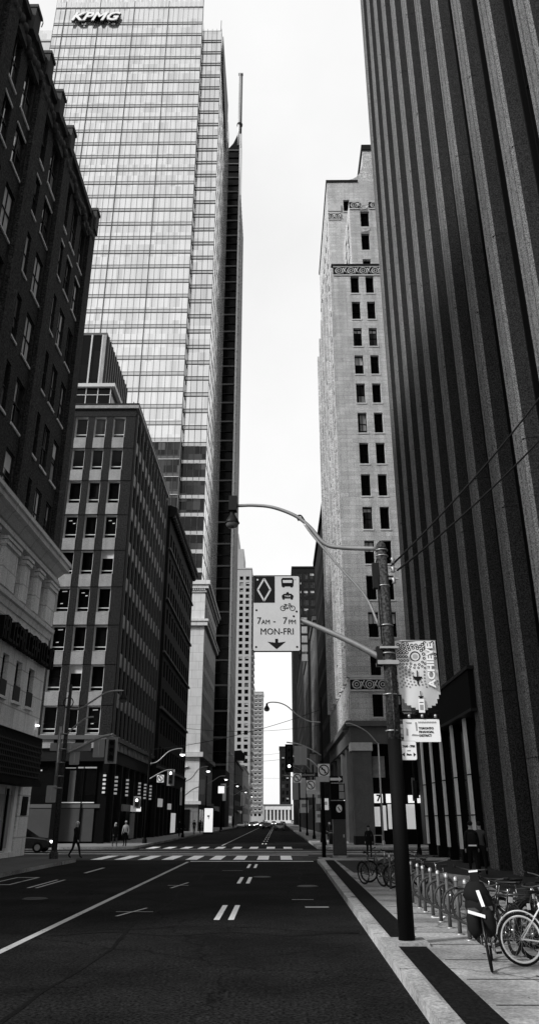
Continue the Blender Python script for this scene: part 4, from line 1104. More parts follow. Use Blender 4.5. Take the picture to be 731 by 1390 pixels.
# ================================================================== street furniture
def cobra(mb, gl, base, path, m, r0=0.055, r1=0.04):
    pts = [Vector(p) for p in path]
    mb.tube(pts, [r0 + (r1 - r0) * i / (len(pts) - 1) for i in range(len(pts))], m, 8)
def smooth(pts, n=6):
    P = [Vector(p) for p in pts]; out = []
    P = [P[0] * 2 - P[1]] + P + [P[-1] * 2 - P[-2]]
    for i in range(1, len(P) - 2):
        for k in range(n):
            t = k / n; a, b, c, d = P[i - 1:i + 3]
            out.append(0.5 * ((2 * b) + (-a + c) * t + (2 * a - 5 * b + 4 * c - d) * t * t + (-a + 3 * b - 3 * c + d) * t ** 3))
    out.append(P[-2]); return out
def sub(v, o): return Vector(v) - Vector(o)
def bell_lamp(parent, c, s=1.0, lit=False, m='darkmetal'):
    """hanging bell luminaire; c = top of the fitting, in the parent's frame"""
    mb = MB(); c = Vector(c)
    mb.lathe([(0.02, 0.0), (0.07 * s, -0.02 * s), (0.08 * s, -0.16 * s), (0.13 * s, -0.24 * s), (0.19 * s, -0.34 * s), (0.215 * s, -0.42 * s), (0.20 * s, -0.45 * s)], c, M[m], 16)
    mb.ring(c + Vector((0, 0, -0.43 * s)), (0, 0, 1), 0.21 * s, 0.018 * s, M[m], 18, 5)
    o = mb.build('lamp_head', parent)
    g = MB(); g.lathe([(0.195 * s, -0.44 * s), (0.18 * s, -0.52 * s), (0.13 * s, -0.565 * s), (0.06 * s, -0.59 * s), (0, -0.595 * s)], c, M['lampglow'] if lit else mat_bowl(), 16)
    g.build('lamp_bowl', o)
    return o
_b = {}
def mat_bowl():
    if 'b' not in _b:
        m = bpy.data.materials.new('lamp_bowl_glass'); m.use_nodes = True; p = m.node_tree.nodes['Principled BSDF']
        p.inputs['Base Color'].default_value = g3(0.10); p.inputs['Roughness'].default_value = 0.08; _b['b'] = m
    return _b['b']
def plate(name, parent, x0, x1, z0, z1, y, face, border=None, th=0.02, rim=0.02, rnd=0.05):
    """a flat sign plate facing -Y with rounded corners, rim and face"""
    def rr(x0, x1, z0, z1, r, y):
        P = []
        for cx, cz, a in ((x1 - r, z1 - r, 0), (x0 + r, z1 - r, 90), (x0 + r, z0 + r, 180), (x1 - r, z0 + r, 270)):
            for k in range(5): P.append((cx + r * math.cos(R(a + 22.5 * k)), y, cz + r * math.sin(R(a + 22.5 * k))))
        return P
    mb = MB(); A = rr(x0, x1, z0, z1, rnd, y); B = rr(x0, x1, z0, z1, rnd, y + th)
    bm_ = M[border] if border else M[face]
    mb.poly(A, bm_); mb.poly(B[::-1], M['galv'])
    n = len(A)
    for i in range(n): mb.poly([A[i], A[(i + 1) % n], B[(i + 1) % n], B[i]], bm_)
    if border: mb.poly(rr(x0 + rim, x1 - rim, z0 + rim, z1 - rim, max(rnd - rim, 0.01), y - 0.003), M[face])
    return mb.build(name, parent)
def flat(mb, pts, y, m): mb.poly([(x, y, z) for x, z in pts], M[m])
def disc(mb, cx, cz, r, y, m, n=20, sx=1.0): flat(mb, [(cx + sx * r * math.cos(2 * math.pi * i / n), cz + r * math.sin(2 * math.pi * i / n)) for i in range(n)], y, m)
def annulus(mb, cx, cz, r0, r1, y, m, n=24):
    for i in range(n):
        a, b = 2 * math.pi * i / n, 2 * math.pi * (i + 1) / n
        flat(mb, [(cx + r0 * math.cos(a), cz + r0 * math.sin(a)), (cx + r1 * math.cos(a), cz + r1 * math.sin(a)), (cx + r1 * math.cos(b), cz + r1 * math.sin(b)), (cx + r0 * math.cos(b), cz + r0 * math.sin(b))], y, m)
def line(mb, a, b, w_, y, m):
    a, b = Vector(a), Vector(b); d = (b - a).normalized(); n = Vector((-d.y, d.x)) * w_ / 2
    flat(mb, [tuple(a + n), tuple(b + n), tuple(b - n), tuple(a - n)], y, m)
RX = (R(90), 0, 0)

# ---- the near pole on the right kerb with its lamp arm and sign arm
PX, PY = 2.31, 16.0
pole = empty('street_pole', (PX, PY, 0.15), 'tall weathered street pole in front carrying a curved lamp arm, a sign arm and cables', 'street pole')
O = (PX, PY, 0.15)
mb = MB(); mb.tube([(0, 0, -0.13), (0, 0, 3.35)], [0.148, 0.134], M['polepaint'], 18); mb.tube([(0, 0, 3.34), (0, 0, 5.3), (-0.03, 0, 7.3)], [0.136, 0.125, 0.106], M['pole'], 18)
mb.lathe([(0.12, 0), (0.10, 0.1), (0.05, 0.17), (0, 0.19)], (-0.03, 0, 7.29), M['pole'], 14)
mb.build('shaft', pole)
mb = MB(); mb.box(-0.42, 0.34, -0.42, 0.36, -0.14, -0.08, M['concrete']); mb.build('footing', pole)
mb = MB()
for z in (7.25, 7.12, 5.02, 4.86, 4.2, 5.6, 6.45, 3.5): mb.ring((-0.02, 0, z), (0, 0, 1), 0.133 if z < 6 else 0.12, 0.016, M['galv'], 18, 5)
mb.build('band', pole)
arm = smooth([sub(q, O) for q in ((PX - .1, PY, 7.44), (1.41, PY, 7.47), (1.05, PY, 7.57), (0.74, PY, 7.95), (0.42, PY, 8.22), (-0.07, PY, 8.42), (-0.5, PY, 8.47), (-0.86, PY, 8.46))])
mb = MB(); mb.tube(arm, [0.048 - 0.014 * i / len(arm) for i in range(len(arm))], M['galv'], 10); a_ = mb.build('lamp_arm', pole)
br = smooth([sub(q, O) for q in ((0.62, PY - .02, 8.02), (0.82, PY - .03, 7.72), (1.36, PY - .04, 7.02), (1.88, PY - .04, 6.37), (2.14, PY - .03, 5.72))])
mb = MB(); mb.tube(br, 0.026, M['galv'], 8)
mb.tube(smooth([sub(q, O) for q in ((0.50, PY, 8.10), (0.46, PY, 8.2), (0.55, PY, 8.22), (0.64, PY, 8.08))]), 0.018, M['darkmetal'], 6)
mb.build('arm_brace', pole)
mb = MB(); mb.tube([sub((-0.86, PY, 8.46), O), sub((-0.98, PY, 8.46), O)], 0.06, M['darkmetal'], 8); mb.box(-3.36, -3.18, -0.10, 0.10, 8.18, 8.52, M['darkmetal'])
mb.build('lamp_socket', pole)
bell_lamp(pole, sub((-0.97, PY, 8.36), O), 0.72)
ar = smooth([sub(q, O) for q in ((2.2, PY, 5.05), (1.45, PY - .02, 5.45), (0.49, PY - .03, 5.87), (-0.3, PY - .03, 6.12))])
mb = MB(); mb.tube(ar, [0.07 - 0.028 * i / (len(ar) - 1) for i in range(len(ar))], M['galv'], 12); mb.build('sign_arm', pole)
mb = MB(); mb.box(-0.26, 0.17, -0.17, 0.17, 4.78, 4.86, M['galv']); mb.box(-0.26, -0.14, -0.1, 0.1, 4.78, 5.15, M['darkmetal']); mb.box(-0.2, 0.18, -0.175, 0.17, 5.1, 5.14, M['galv'])
for z in (6.95, 6.75, 6.5): mb.lathe([(0, 0), (0.05, 0.02), (0.03, 0.06), (0.055, 0.1), (0.02, 0.15), (0, 0.16)], (0.2, 0, z), M['galv'], 8)
mb.box(0.05, 0.3, -0.02, 0.02, 6.85, 6.89, M['galv']); mb.box(0.05, 0.3, -0.02, 0.02, 6.6, 6.64, M['galv']); mb.box(-0.25, -0.12, -0.08, 0.08, 6.4, 6.95, M['darkmetal'])
mb.tube(smooth([(-0.14, -0.06, 7.05), (-0.2, -0.06, 6.8), (-0.14, -0.08, 6.5), (-0.16, -0.1, 6.2), (-0.15, -0.12, 5.2)]), 0.014, M['rubber'], 6)
mb.tube([(0.0, -0.17, 3.4), (-0.01, -0.155, 4.7)], 0.02, M['pole'], 6)
mb.build('bracket', pole)

# ---- lane sign hung from the arm
sg = empty('lane_sign', (0.0, PY - 0.1, 5.19), 'large grey overhead lane sign with a diamond and reading 7AM - 7PM MON-FRI', 'sign')
W2, HS = 0.505, 1.63
plate('sign_panel', sg, -W2, W2, 0, HS, 0, 'signface', 'signink', 0.025, 0.022, 0.06)
mb = MB(); y = -0.006
flat(mb, [(-W2 + 0.025, 1.03), (-0.035, 1.03), (-0.035, HS - 0.025), (-W2 + 0.025, HS - 0.025)], y, 'signink')
for a, b in (((-0.26, 1.555), (-0.125, 1.31)), ((-0.125, 1.31), (-0.26, 1.07)), ((-0.26, 1.07), (-0.395, 1.31)), ((-0.395, 1.31), (-0.26, 1.555))): line(mb, a, b, 0.036, y - 0.003, 'signface')
# bus
flat(mb, [(0.11, 1.42), (0.36, 1.42), (0.37, 1.53), (0.34, 1.57), (0.13, 1.57), (0.10, 1.53)], y, 'signink'); flat(mb, [(0.11, 1.38), (0.36, 1.38), (0.36, 1.43), (0.11, 1.43)], y, 'signink')
flat(mb, [(0.13, 1.36), (0.17, 1.36), (0.17, 1.39), (0.13, 1.39)], y, 'signink'); flat(mb, [(0.30, 1.36), (0.34, 1.36), (0.34, 1.39), (0.30, 1.39)], y, 'signink')
flat(mb, [(0.14, 1.46), (0.33, 1.46), (0.335, 1.52), (0.135, 1.52)], y - 0.003, 'signface')
# taxi
flat(mb, [(0.12, 1.12), (0.35, 1.12), (0.36, 1.18), (0.31, 1.225), (0.16, 1.225), (0.11, 1.18)], y, 'signink'); flat(mb, [(0.20, 1.22), (0.27, 1.22), (0.25, 1.26), (0.22, 1.26)], y, 'signink')
flat(mb, [(0.13, 1.095), (0.17, 1.095), (0.17, 1.125), (0.13, 1.125)], y, 'signink'); flat(mb, [(0.30, 1.095), (0.34, 1.095), (0.34, 1.125), (0.30, 1.125)], y, 'signink')
# bicycle
annulus(mb, 0.135, 0.91, 0.043, 0.058, y, 'signink'); annulus(mb, 0.335, 0.91, 0.043, 0.058, y, 'signink')
for a, b in (((0.135, 0.91), (0.19, 0.98)), ((0.19, 0.98), (0.285, 0.98)), ((0.285, 0.98), (0.235, 0.90)), ((0.235, 0.90), (0.18, 0.99)), ((0.135, 0.91), (0.235, 0.90)), ((0.335, 0.91), (0.285, 1.01)), ((0.285, 1.01), (0.25, 1.01)), ((0.155, 0.995), (0.21, 0.995))): line(mb, a, b, 0.014, y, 'signink')
# arrow and bolts
flat(mb, [(-0.03, 0.27), (0.03, 0.27), (0.03, 0.19), (0.19, 0.21), (0.0, 0.055), (-0.19, 0.21), (-0.03, 0.19)], y, 'signink')
for x, z in ((-0.42, 0.87), (-0.42, 0.10), (0.42, 0.10), (0.42, 0.84), (0.36, 0.74)): disc(mb, x, z, 0.022, y, 'signink', 12)
disc(mb, -0.40, 1.53, 0.02, y - 0.003, 'signface', 12); disc(mb, 0.40, 1.53, 0.014, y, 'signgrey', 12)
mb.build('symbols', sg, fix=False)
text_obj('TAXI', 0.058, M['signface'], sg, (0.235, y - 0.004, 1.165), RX, 'lettering', 0.001, bold=0.001)
for tx, sz, x, z in (('7', .205, -.365, .64), ('AM', .135, -.225, .617), ('-', .2, -.045, .64), ('7', .205, .175, .64), ('PM', .135, .325, .617), ('MON-FRI', .19, 0.01, .415)):
    text_obj(tx, sz, M['signink'], sg, (x, y - 0.002, z), RX, 'lettering', 0.001, sx=0.92, bold=0.0)
mb = MB(); mb.box(-0.3, 0.3, 0.03, 0.06, 0.78, 0.82, M['galv']); mb.box(-0.3, -0.24, 0.03, 0.09, 0.7, 1.0, M['galv']); mb.box(0.24, 0.3, 0.03, 0.09, 0.6, 0.85, M['galv']); mb.build('bracket', sg)

# ---- banner, district sign, small parking sign (all on the pole)
bn = empty('street_banner', (2.44, PY, 4.0), 'tall patterned banner reading ACHIEVE hung from the near pole', 'banner')
mb = MB(); NX, NZ = 10, 16
def bp(u, v):          # u 0..1 across, v 0..1 down
    wd0 = 0.83; x = u * wd0 + v * 0.04; z = 1.43 - v * 1.38
    if v > 0.72: k = (v - 0.72) / 0.28; x = 0.04 + (x - 0.04) * 1 ; z = 1.43 - 0.72 * 1.38 - (v - 0.72) * 1.38 * (1 - 0.0)
    return (x, 0.03 * math.sin(u * 5 + v * 3), z)
def okc(u, v): return v < 0.70 or (u - 0.5) ** 2 / 0.25 + ((v - 0.70) / 0.30) ** 2 < 1.0
for i in range(NX * 2):
    for j in range(NZ * 2):
        u0, u1, v0, v1 = i / NX / 2, (i + 1) / NX / 2, j / NZ / 2, (j + 1) / NZ / 2
        if okc((u0 + u1) / 2, (v0 + v1) / 2): mb.poly([bp(u0, v0), bp(u1, v0), bp(u1, v1), bp(u0, v1)], M['banner'], True)
mb.build('cloth', bn)
mb = MB()
def bd(u, v, r0, r1, m='signink', n=12, dy=-0.006):
    c = bp(u, v)
    for i in range(n):
        a, b = 2 * math.pi * i / n, 2 * math.pi * (i + 1) / n
        q = lambda r, t: (c[0] + r * math.cos(t), bp(min(max(u + r * math.cos(t) / .83, 0), 1), v)[1] + dy, c[2] + r * math.sin(t))
        if r0 > 0: mb.poly([q(r0, a), q(r1, a), q(r1, b), q(r0, b)], M[m])
        else: mb.poly([c if False else (c[0], q(0, a)[1], c[2]), q(r1, a), q(r1, b)], M[m])
cu, cv = 0.47, 0.23
bd(cu, cv, 0.085, 0.105, n=20); bd(cu, cv, 0, 0.05, 'signgrey', 14)
for ring_ in range(1, 13):
    rad = 0.12 + 0.058 * ring_; nn = int(2 * math.pi * rad / (0.085 - 0.002 * ring_))
    for k in range(nn):
        a = 2 * math.pi * (k + 0.5 * (ring_ % 2)) / nn
        u = cu + rad * math.cos(a) / 0.83; v = cv + rad * math.sin(a) / 1.38
        sz = max(0.017, 0.034 * (1.15 - v * 1.2)) if v > 0.2 else 0.034
        if 0.04 < u < 0.97 and 0.03 < v < 0.68 and not (0.70 < u < 0.95 and 0.12 < v < 0.60) and not (abs(u - .5) < .11 and .42 < v < .58): bd(u, v, sz * 0.55, sz, n=9)
# tower emblem towards the foot of the banner
c = bp(0.47, 0.55)
for (x0, x1, z0, z1) in ((-0.012, 0.012, 0.03, 0.15), (-0.09, 0.09, -0.01, 0.03), (-0.06, 0.06, -0.04, -0.01), (-0.03, 0.03, -0.06, -0.04), (-0.014, 0.014, -0.13, -0.06)):
    mb.poly([(c[0] + x0, -0.04, c[2] + z0), (c[0] + x1, -0.04, c[2] + z0), (c[0] + x1, -0.04, c[2] + z1), (c[0] + x0, -0.04, c[2] + z1)], M['signink'])
c = bp(0.5, 0.86)
for (x0, x1, z0, z1, m) in ((-0.06, 0.06, -0.25, 0.02, 'signwhite'), (-0.05, 0.05, 0.05, 0.07, 'signink'), (-0.03, 0.03, 0.02, 0.05, 'signink'), (-0.008, 0.008, 0.07, 0.17, 'signink'), (-0.035, 0.035, -0.2, -0.1, 'signgrey'), (-0.04, 0.04, -0.06, -0.045, 'signink')):
    mb.poly([(c[0] + x0, -0.045 - (0.002 if m != 'signwhite' else 0), c[2] + z0), (c[0] + x1, -0.045 - (0.002 if m != 'signwhite' else 0), c[2] + z0), (c[0] + x1, -0.045 - (0.002 if m != 'signwhite' else 0), c[2] + z1), (c[0] + x0, -0.045 - (0.002 if m != 'signwhite' else 0), c[2] + z1)], M[m])
mb.build('print', bn, fix=False)
text_obj('ACHIEVE', 0.195, M['signwhite'], bn, (0.70, -0.05, 0.93), (R(90), R(-90), 0), 'lettering', 0.002, sx=1.15, bold=0.006)
text_obj('ACHIEVE', 0.195, M['signgrey'], bn, (0.712, -0.046, 0.922), (R(90), R(-90), 0), 'lettering', 0.002, sx=1.15, bold=0.011)
mb = MB(); mb.tube([(-0.1, 0.02, 1.44), (0.86, 0.02, 1.44)], 0.014, M['galv'], 8)
mb.tube([(-0.0, 0.02, 0.02), (0.80, 0.02, 0.02)], 0.014, M['darkmetal'], 8); mb.build('rod', bn)
mb = MB()
mb.box(0.0, 0.78, -0.02, 0.03, -0.13, -0.03, M['black'])
for i in range(6): mb.lathe([(0, 0.05), (0.03, 0.03), (0.03, -0.02), (0, -0.03)], (0.06 + 0.13 * i, -0.03, -0.05 - 0.03 * (i % 2)), M['galv'] if i % 2 else M['black'], 8)
mb.build('valance', bn)
ds = empty('district_sign', (2.5, PY - 0.02, 3.44), 'white plate sign reading TORONTO FINANCIAL DISTRICT under the banner', 'sign')
plate('sign_panel', ds, 0.0, 0.72, 0, 0.43, 0, 'signwhite', None, 0.02, 0.01, 0.012)
for k, tx in enumerate(('TORONTO', 'FINANCIAL', 'DISTRICT')): text_obj(tx, 0.058, M['signink'], ds, (0.30, -0.006, 0.255 - 0.068 * k), RX, 'lettering', 0.001, 'LEFT', bold=0.002)
mb = MB()
flat(mb, [(0.30, 0.362), (0.66, 0.362), (0.66, 0.372), (0.30, 0.372)], -0.005, 'signgrey')
for k in range(11): flat(mb, [(0.30 + 0.033 * k, 0.352), (0.318 + 0.033 * k, 0.352), (0.318 + 0.033 * k, 0.385), (0.30 + 0.033 * k, 0.385)], -0.006, 'signgrey')
for q in ([(0.05, 0.37), (0.17, 0.37), (0.16, 0.345), (0.07, 0.345)], [(0.235, 0.37), (0.27, 0.37), (0.27, 0.22), (0.25, 0.20)], [(0.05, 0.12), (0.085, 0.12), (0.085, 0.24), (0.055, 0.27)], [(0.15, 0.115), (0.29, 0.115), (0.29, 0.135), (0.17, 0.15)]): flat(mb, q, -0.006, 'signgrey')
mb.build('emblem', ds, fix=False)
mb = MB()
for z in (0.28, 0.16, 0.05): mb.tube(smooth([(-0.14, 0.02, z + .02), (-0.1, -0.05, z + 0.06), (-0.05, 0.0, z - 0.02), (0.02, 0.02, z)]), 0.012, M['galv'], 6)
mb.box(-0.06, 0.1, 0.025, 0.045, 0.1, 0.34, M['galv']); mb.build('bracket', ds)
ps = empty('parking_sign', (2.42, PY - 0.03, 3.1), 'small rounded white time limit sign reading 7am - 7pm below the district sign', 'sign')
plate('sign_panel', ps, 0.0, 0.31, 0, 0.36, 0, 'signwhite', 'signgrey', 0.02, 0.008, 0.04)
text_obj('7AM - 7PM', 0.062, M['signink'], ps, (0.155, -0.006, 0.255), RX, 'lettering', 0.001, bold=0.003, sx=0.86)
text_obj('8am', 0.055, M['signink'], ps, (0.155, -0.006, 0.105), RX, 'lettering', 0.001, bold=0.003)
mb = MB(); y = -0.006
flat(mb, [(0.02, 0.105), (0.07, 0.145), (0.07, 0.065)], y, 'signink'); flat(mb, [(0.29, 0.105), (0.24, 0.145), (0.24, 0.065)], y, 'signink'); flat(mb, [(0.12, 0.165), (0.19, 0.165), (0.19, 0.19), (0.12, 0.19)], y, 'signgrey')
mb.build('arrow', ps, fix=False)

def cable(name, label, a, b, sag, r=0.012, group='overhead cables'):
    mb = MB(); a, b = Vector(a), Vector(b)
    mb.tube([a.lerp(b, t / 16) - Vector((0, 0, sag * 4 * (t / 16) * (1 - t / 16))) for t in range(17)], r, M['rubber'], 6)
    o = mb.build(name); tag(o, label, 'cable', group); return o
KS = 0.935       # the measured plane of the near pole is 15 m out, so its measurements (taken at 16 m) are reduced
def kp(p): return (p[0] * KS, p[1] * KS, CAM.z + (p[2] - CAM.z) * KS)
for nm in ('street_pole', 'lane_sign', 'street_banner', 'district_sign', 'parking_sign'):
    q = bpy.data.objects[nm]; q.location = kp(q.location); q.scale = (KS, KS, KS)
e1, e2 = at(731, 530, X=8.75), at(731, 590, X=8.75)
q1, q2 = at(731, 530, Y=16.2), at(731, 590, Y=16.2)
cable('overhead_cable', 'upper cable running from the near pole top across the dark fins', kp((2.47, 16, 7.05)), Vector(kp((2.47, 16, 7.05))).lerp(at(731, 532, Y=16.4), 1.28), 0.22, 0.022)
cable('overhead_cable', 'lower cable running from the near pole top across the dark fins', kp((2.6, 16, 6.95)), Vector(kp((2.6, 16, 6.95))).lerp(at(731, 592, Y=16.4), 1.25), 0.16, 0.022)

# ---- bicycle ring posts
def ring_post(y, first=[None]):
    if first[0] is None:
        t = empty('bicycle_ring_post', (3.3, y, 0.15), 'x', 'bike rack', 'bicycle ring posts on the sidewalk')
        mb = MB(); mb.tube([(0, 0, 0), (0, 0, 0.86)], 0.036, M['postmetal'], 10); mb.lathe([(0.045, 0), (0.045, 0.05), (0.02, 0.075), (0, 0.08)], (0, 0, 0.86), M['galv'], 10); mb.lathe([(0.08, 0), (0.08, 0.015), (0.04, 0.02)], (0, 0, 0), M['galv'], 10); mb.build('post', t)
        mb = MB(); mb.ring((0, 0, 0.50), (0.25, 1, 0), 0.25, 0.024, M['ringmetal'], 26, 8); mb.build('ring', t)
        first[0] = t; return t
    t = copy_tree(first[0]); t.location = (3.3, y, 0.15); return t
ordn = ['first', 'second', 'third', 'fourth', 'fifth', 'sixth', 'seventh', 'eighth', 'ninth', 'tenth', 'eleventh', 'twelfth', 'thirteenth', 'fourteenth', 'fifteenth']
ys = [15.3, 16.05, 16.95, 17.9, 18.85, 19.75, 20.6, 21.6, 22.8, 24.2, 25.6, 27.0]
for i, yy in enumerate(ys):
    t = ring_post(yy); t.location.x = 3.3 + 0.004 * i + random.uniform(-.02, .02); t.rotation_euler.z = random.uniform(-.12, .12)
    t['label'] = 'steel post with a locking ring, ' + ordn[i] + ' in the row counted from the camera end'

# ---- bicycles
def bicycle(name, label, loc, rz, lean=0.0, paint='bikeblack', rim='darkmetal', group='bicycles locked to the ring posts', basket=False, steer=0.0, bag=False):
    t = empty(name, loc, label, 'bicycle', group, rz); t.rotation_euler = (lean, 0, rz)
    Rr = 0.335; fx, rx = 0.53, -0.50
    F = MB(); fm = M[paint]
    bb, hd0, hd1, st = (-0.05, 0, 0.28), (0.37, 0, 0.62), (0.34, 0, 0.76), (-0.18, 0, 0.78)
    F.tube([hd0, bb], 0.019, fm, 8); F.tube([hd1, st], 0.016, fm, 8); F.tube([bb, st], 0.016, fm, 8); F.tube([hd0, hd1], 0.02, fm, 8)
    for s_ in (-0.06, 0.06):
        F.tube([bb, (rx, s_, Rr)], 0.010, fm, 6); F.tube([(st[0] + .02, 0, st[2] - 0.05), (rx, s_, Rr)], 0.009, fm, 6)
    F.build('frame', t)
    for wx in (fx, rx):
        wb = MB(); wb.ring((wx, 0, Rr), (0, 1, 0), Rr - 0.02, 0.019, M['rubber'], 34, 6); w_ = wb.build('wheel', t)
        rb = MB(); rb.ring((wx, 0, Rr), (0, 1, 0), Rr - 0.048, 0.012 if rim == 'darkmetal' else 0.017, M[rim], 34, 5); rb.build('rim', w_)
        sb = MB()
        for k in range(18):
            a = 2 * math.pi * k / 18; sb.tube([(wx, 0.02 * (-1) ** k, Rr), (wx + (Rr - .05) * math.cos(a), 0, Rr + (Rr - .05) * math.sin(a))], 0.0022, M['galv'], 3, False)
        sb.tube([(wx, -0.05, Rr), (wx, 0.05, Rr)], 0.018, M['chrome'], 8); sb.build('spokes', w_)
    K = MB()
    for s_ in (-0.05, 0.05): K.tube([(0.375, s_ * .8, 0.62), (0.45, s_, 0.45), (fx, s_, Rr)], 0.011, fm, 6)
    K.box(0.35, 0.40, -0.045, 0.045, 0.60, 0.63, fm); K.build('fork', t)
    H = MB(); H.tube([(0.34, 0, 0.76), (0.31, 0, 0.90), (0.37, 0, 0.95)], 0.013, M['chrome'], 7)
    H.tube(smooth([(0.22, -0.30, 0.99), (0.33, -0.2, 0.97), (0.37, 0, 0.95), (0.33, 0.2, 0.97), (0.22, 0.30, 0.99)], 4), 0.012, M['ringmetal'], 7); hb = H.build('handlebar', t)
    G = MB()
    for s_ in (-1, 1): G.tube([(0.22, 0.30 * s_, 0.99), (0.14, 0.335 * s_, 1.0)], 0.018, M['rubber'], 7)
    G.build('grips', hb)
    S = MB(); S.tube([st, (-0.20, 0, 0.90)], 0.012, M['chrome'], 7); S.build('seatpost', t)
    S = MB()
    pr = [(-0.33, 0.075), (-0.27, 0.085), (-0.16, 0.05), (-0.05, 0.02)]
    for z0, k in ((0.90, 0.8), (0.935, 1.0), (0.945, 0.85)): pass
    n = len(pr)
    for i in range(n - 1):
        (xa, wa), (xb, wb_) = pr[i], pr[i + 1]
        S.poly([(xa, -wa, .94), (xb, -wb_, .945), (xb, wb_, .945), (xa, wa, .94)], M['rubber']); S.poly([(xa, -wa * .8, .90), (xb, -wb_ * .8, .91), (xb, wb_ * .8, .91), (xa, wa * .8, .90)], M['rubber'])
        for s_ in (-1, 1): S.poly([(xa, s_ * wa, .94), (xb, s_ * wb_, .945), (xb, s_ * wb_ * .8, .91), (xa, s_ * wa * .8, .90)], M['rubber'])
    S.poly([(-0.33, -.075, .94), (-0.33, .075, .94), (-0.33, .06, .90), (-0.33, -.06, .90)], M['rubber']); S.build('saddle', t)
    C = MB(); C.ring((-0.05, -0.06, 0.28), (0, 1, 0), 0.085, 0.008, M['chrome'], 18, 4)
    C.tube([(-0.05, -0.08, 0.28), (0.06, -0.08, 0.15)], 0.010, M['chrome'], 6); C.tube([(-0.05, 0.08, 0.28), (-0.16, 0.08, 0.41)], 0.010, M['chrome'], 6)
    C.box(0.02, 0.11, -0.17, -0.09, 0.14, 0.16, M['rubber']); C.box(-0.20, -0.11, 0.09, 0.17, 0.40, 0.42, M['rubber']); C.build('crankset', t)
    if basket:
        B_ = MB()
        for k in range(5):
            z = 0.72 + 0.05 * k; s_ = 0.13 + 0.008 * k
            B_.tube([(0.42, -s_, z), (0.42 + 2 * s_, -s_, z), (0.42 + 2 * s_, s_, z), (0.42, s_, z), (0.42, -s_, z)], 0.004, M['darkmetal'], 4)
        for k in range(9):
            for s_ in (-1, 1): B_.tube([(0.42 + .03 * k, .13 * s_, .72), (0.42 + .034 * k, .162 * s_, .92)], 0.003, M['darkmetal'], 4)
        B_.build('basket', t)
    L = MB(); L.box(-0.34, -0.31, -0.03, 0.03, 0.70, 0.78, M['signgrey']); L.tube([(-0.36, 0, 0.34 + 0.345), (-0.30, 0, 0.70)], 0.006, M['darkmetal'], 5)
    L.ring((rx, 0, Rr), (0, 1, 0), Rr + 0.018, 0.012, M[paint], 20, 4, R(20), R(170)); L.build('mudguard', t)
    return t
bicycle('bicycle', 'white rimmed bicycle cut by the lower right of the view', (at(708, 1283, Y=12.75).x + 0.5, 12.75, 0.15), R(3), R(-6), 'bikewhite', 'bikewhite')
bicycle('bicycle', 'black bicycle with bare handlebars under the covered seat bicycle', (3.95, 14.3, 0.15), R(165), R(5), 'bikeblack', 'darkmetal')
bicycle('bicycle', 'black bicycle standing closest to the dark fins behind the white rimmed one', (4.35, 15.5, 0.15), R(12), R(6), 'bikeblack', 'darkmetal', basket=True)
bicycle('bicycle', 'black bicycle turned front wheel out at the far end of the ring posts', (3.0, 27.2, 0.15), R(-62), R(5), 'bikeblack', 'darkmetal')
bicycle('bicycle', 'dark bicycle leaning the other way across the far ring posts', (3.5, 28.6, 0.15), R(200), R(-6), 'bikeblack', 'darkmetal')
bicycle('bicycle', 'dark bicycle with wire basket at the far ring posts', (3.9, 26.4, 0.15), R(25), R(5), 'bikeblack', 'darkmetal', basket=True)
bicycle('bicycle', 'low black bicycle with its wheel between the nearest ring posts', (3.75, 15.0, 0.15), R(118), R(9), 'bikeblack', 'darkmetal')
bicycle('bicycle', 'dark bicycle parked against the black bicycle nearest the fins', (4.55, 14.6, 0.15), R(30), R(-5), 'bikeblack', 'darkmetal')
bicycle('bicycle', 'black bicycle turned across the row just behind the white rimmed one', (4.25, 13.5, 0.15), R(-150), R(6), 'bikeblack', 'darkmetal')
bicycle('bicycle', 'dark bicycle hanging its drop handlebars beside the last near ring post', (3.55, 14.2, 0.15), R(95), R(8), 'bikeblack', 'darkmetal')
bicycle('bicycle', 'black bicycle at the far end of the forecourt edge of the row', (4.9, 15.4, 0.15), R(10), R(4), 'bikeblack', 'darkmetal')
for i_, (x_, y_, r_, l_, lab_) in enumerate(((3.55, 17.4, 82, 5, 'dark bicycle among the middle ring posts, nearest of three along the row'), (3.62, 20.2, 98, -5, 'dark bicycle among the middle ring posts, between two others'), (3.6, 23.3, 85, 4, 'dark bicycle just past the near pole, last of the middle three'))):
    bicycle('bicycle', lab_, (x_ + 0.25, y_, 0.15), R(r_), R(l_), 'bikeblack', 'darkmetal')
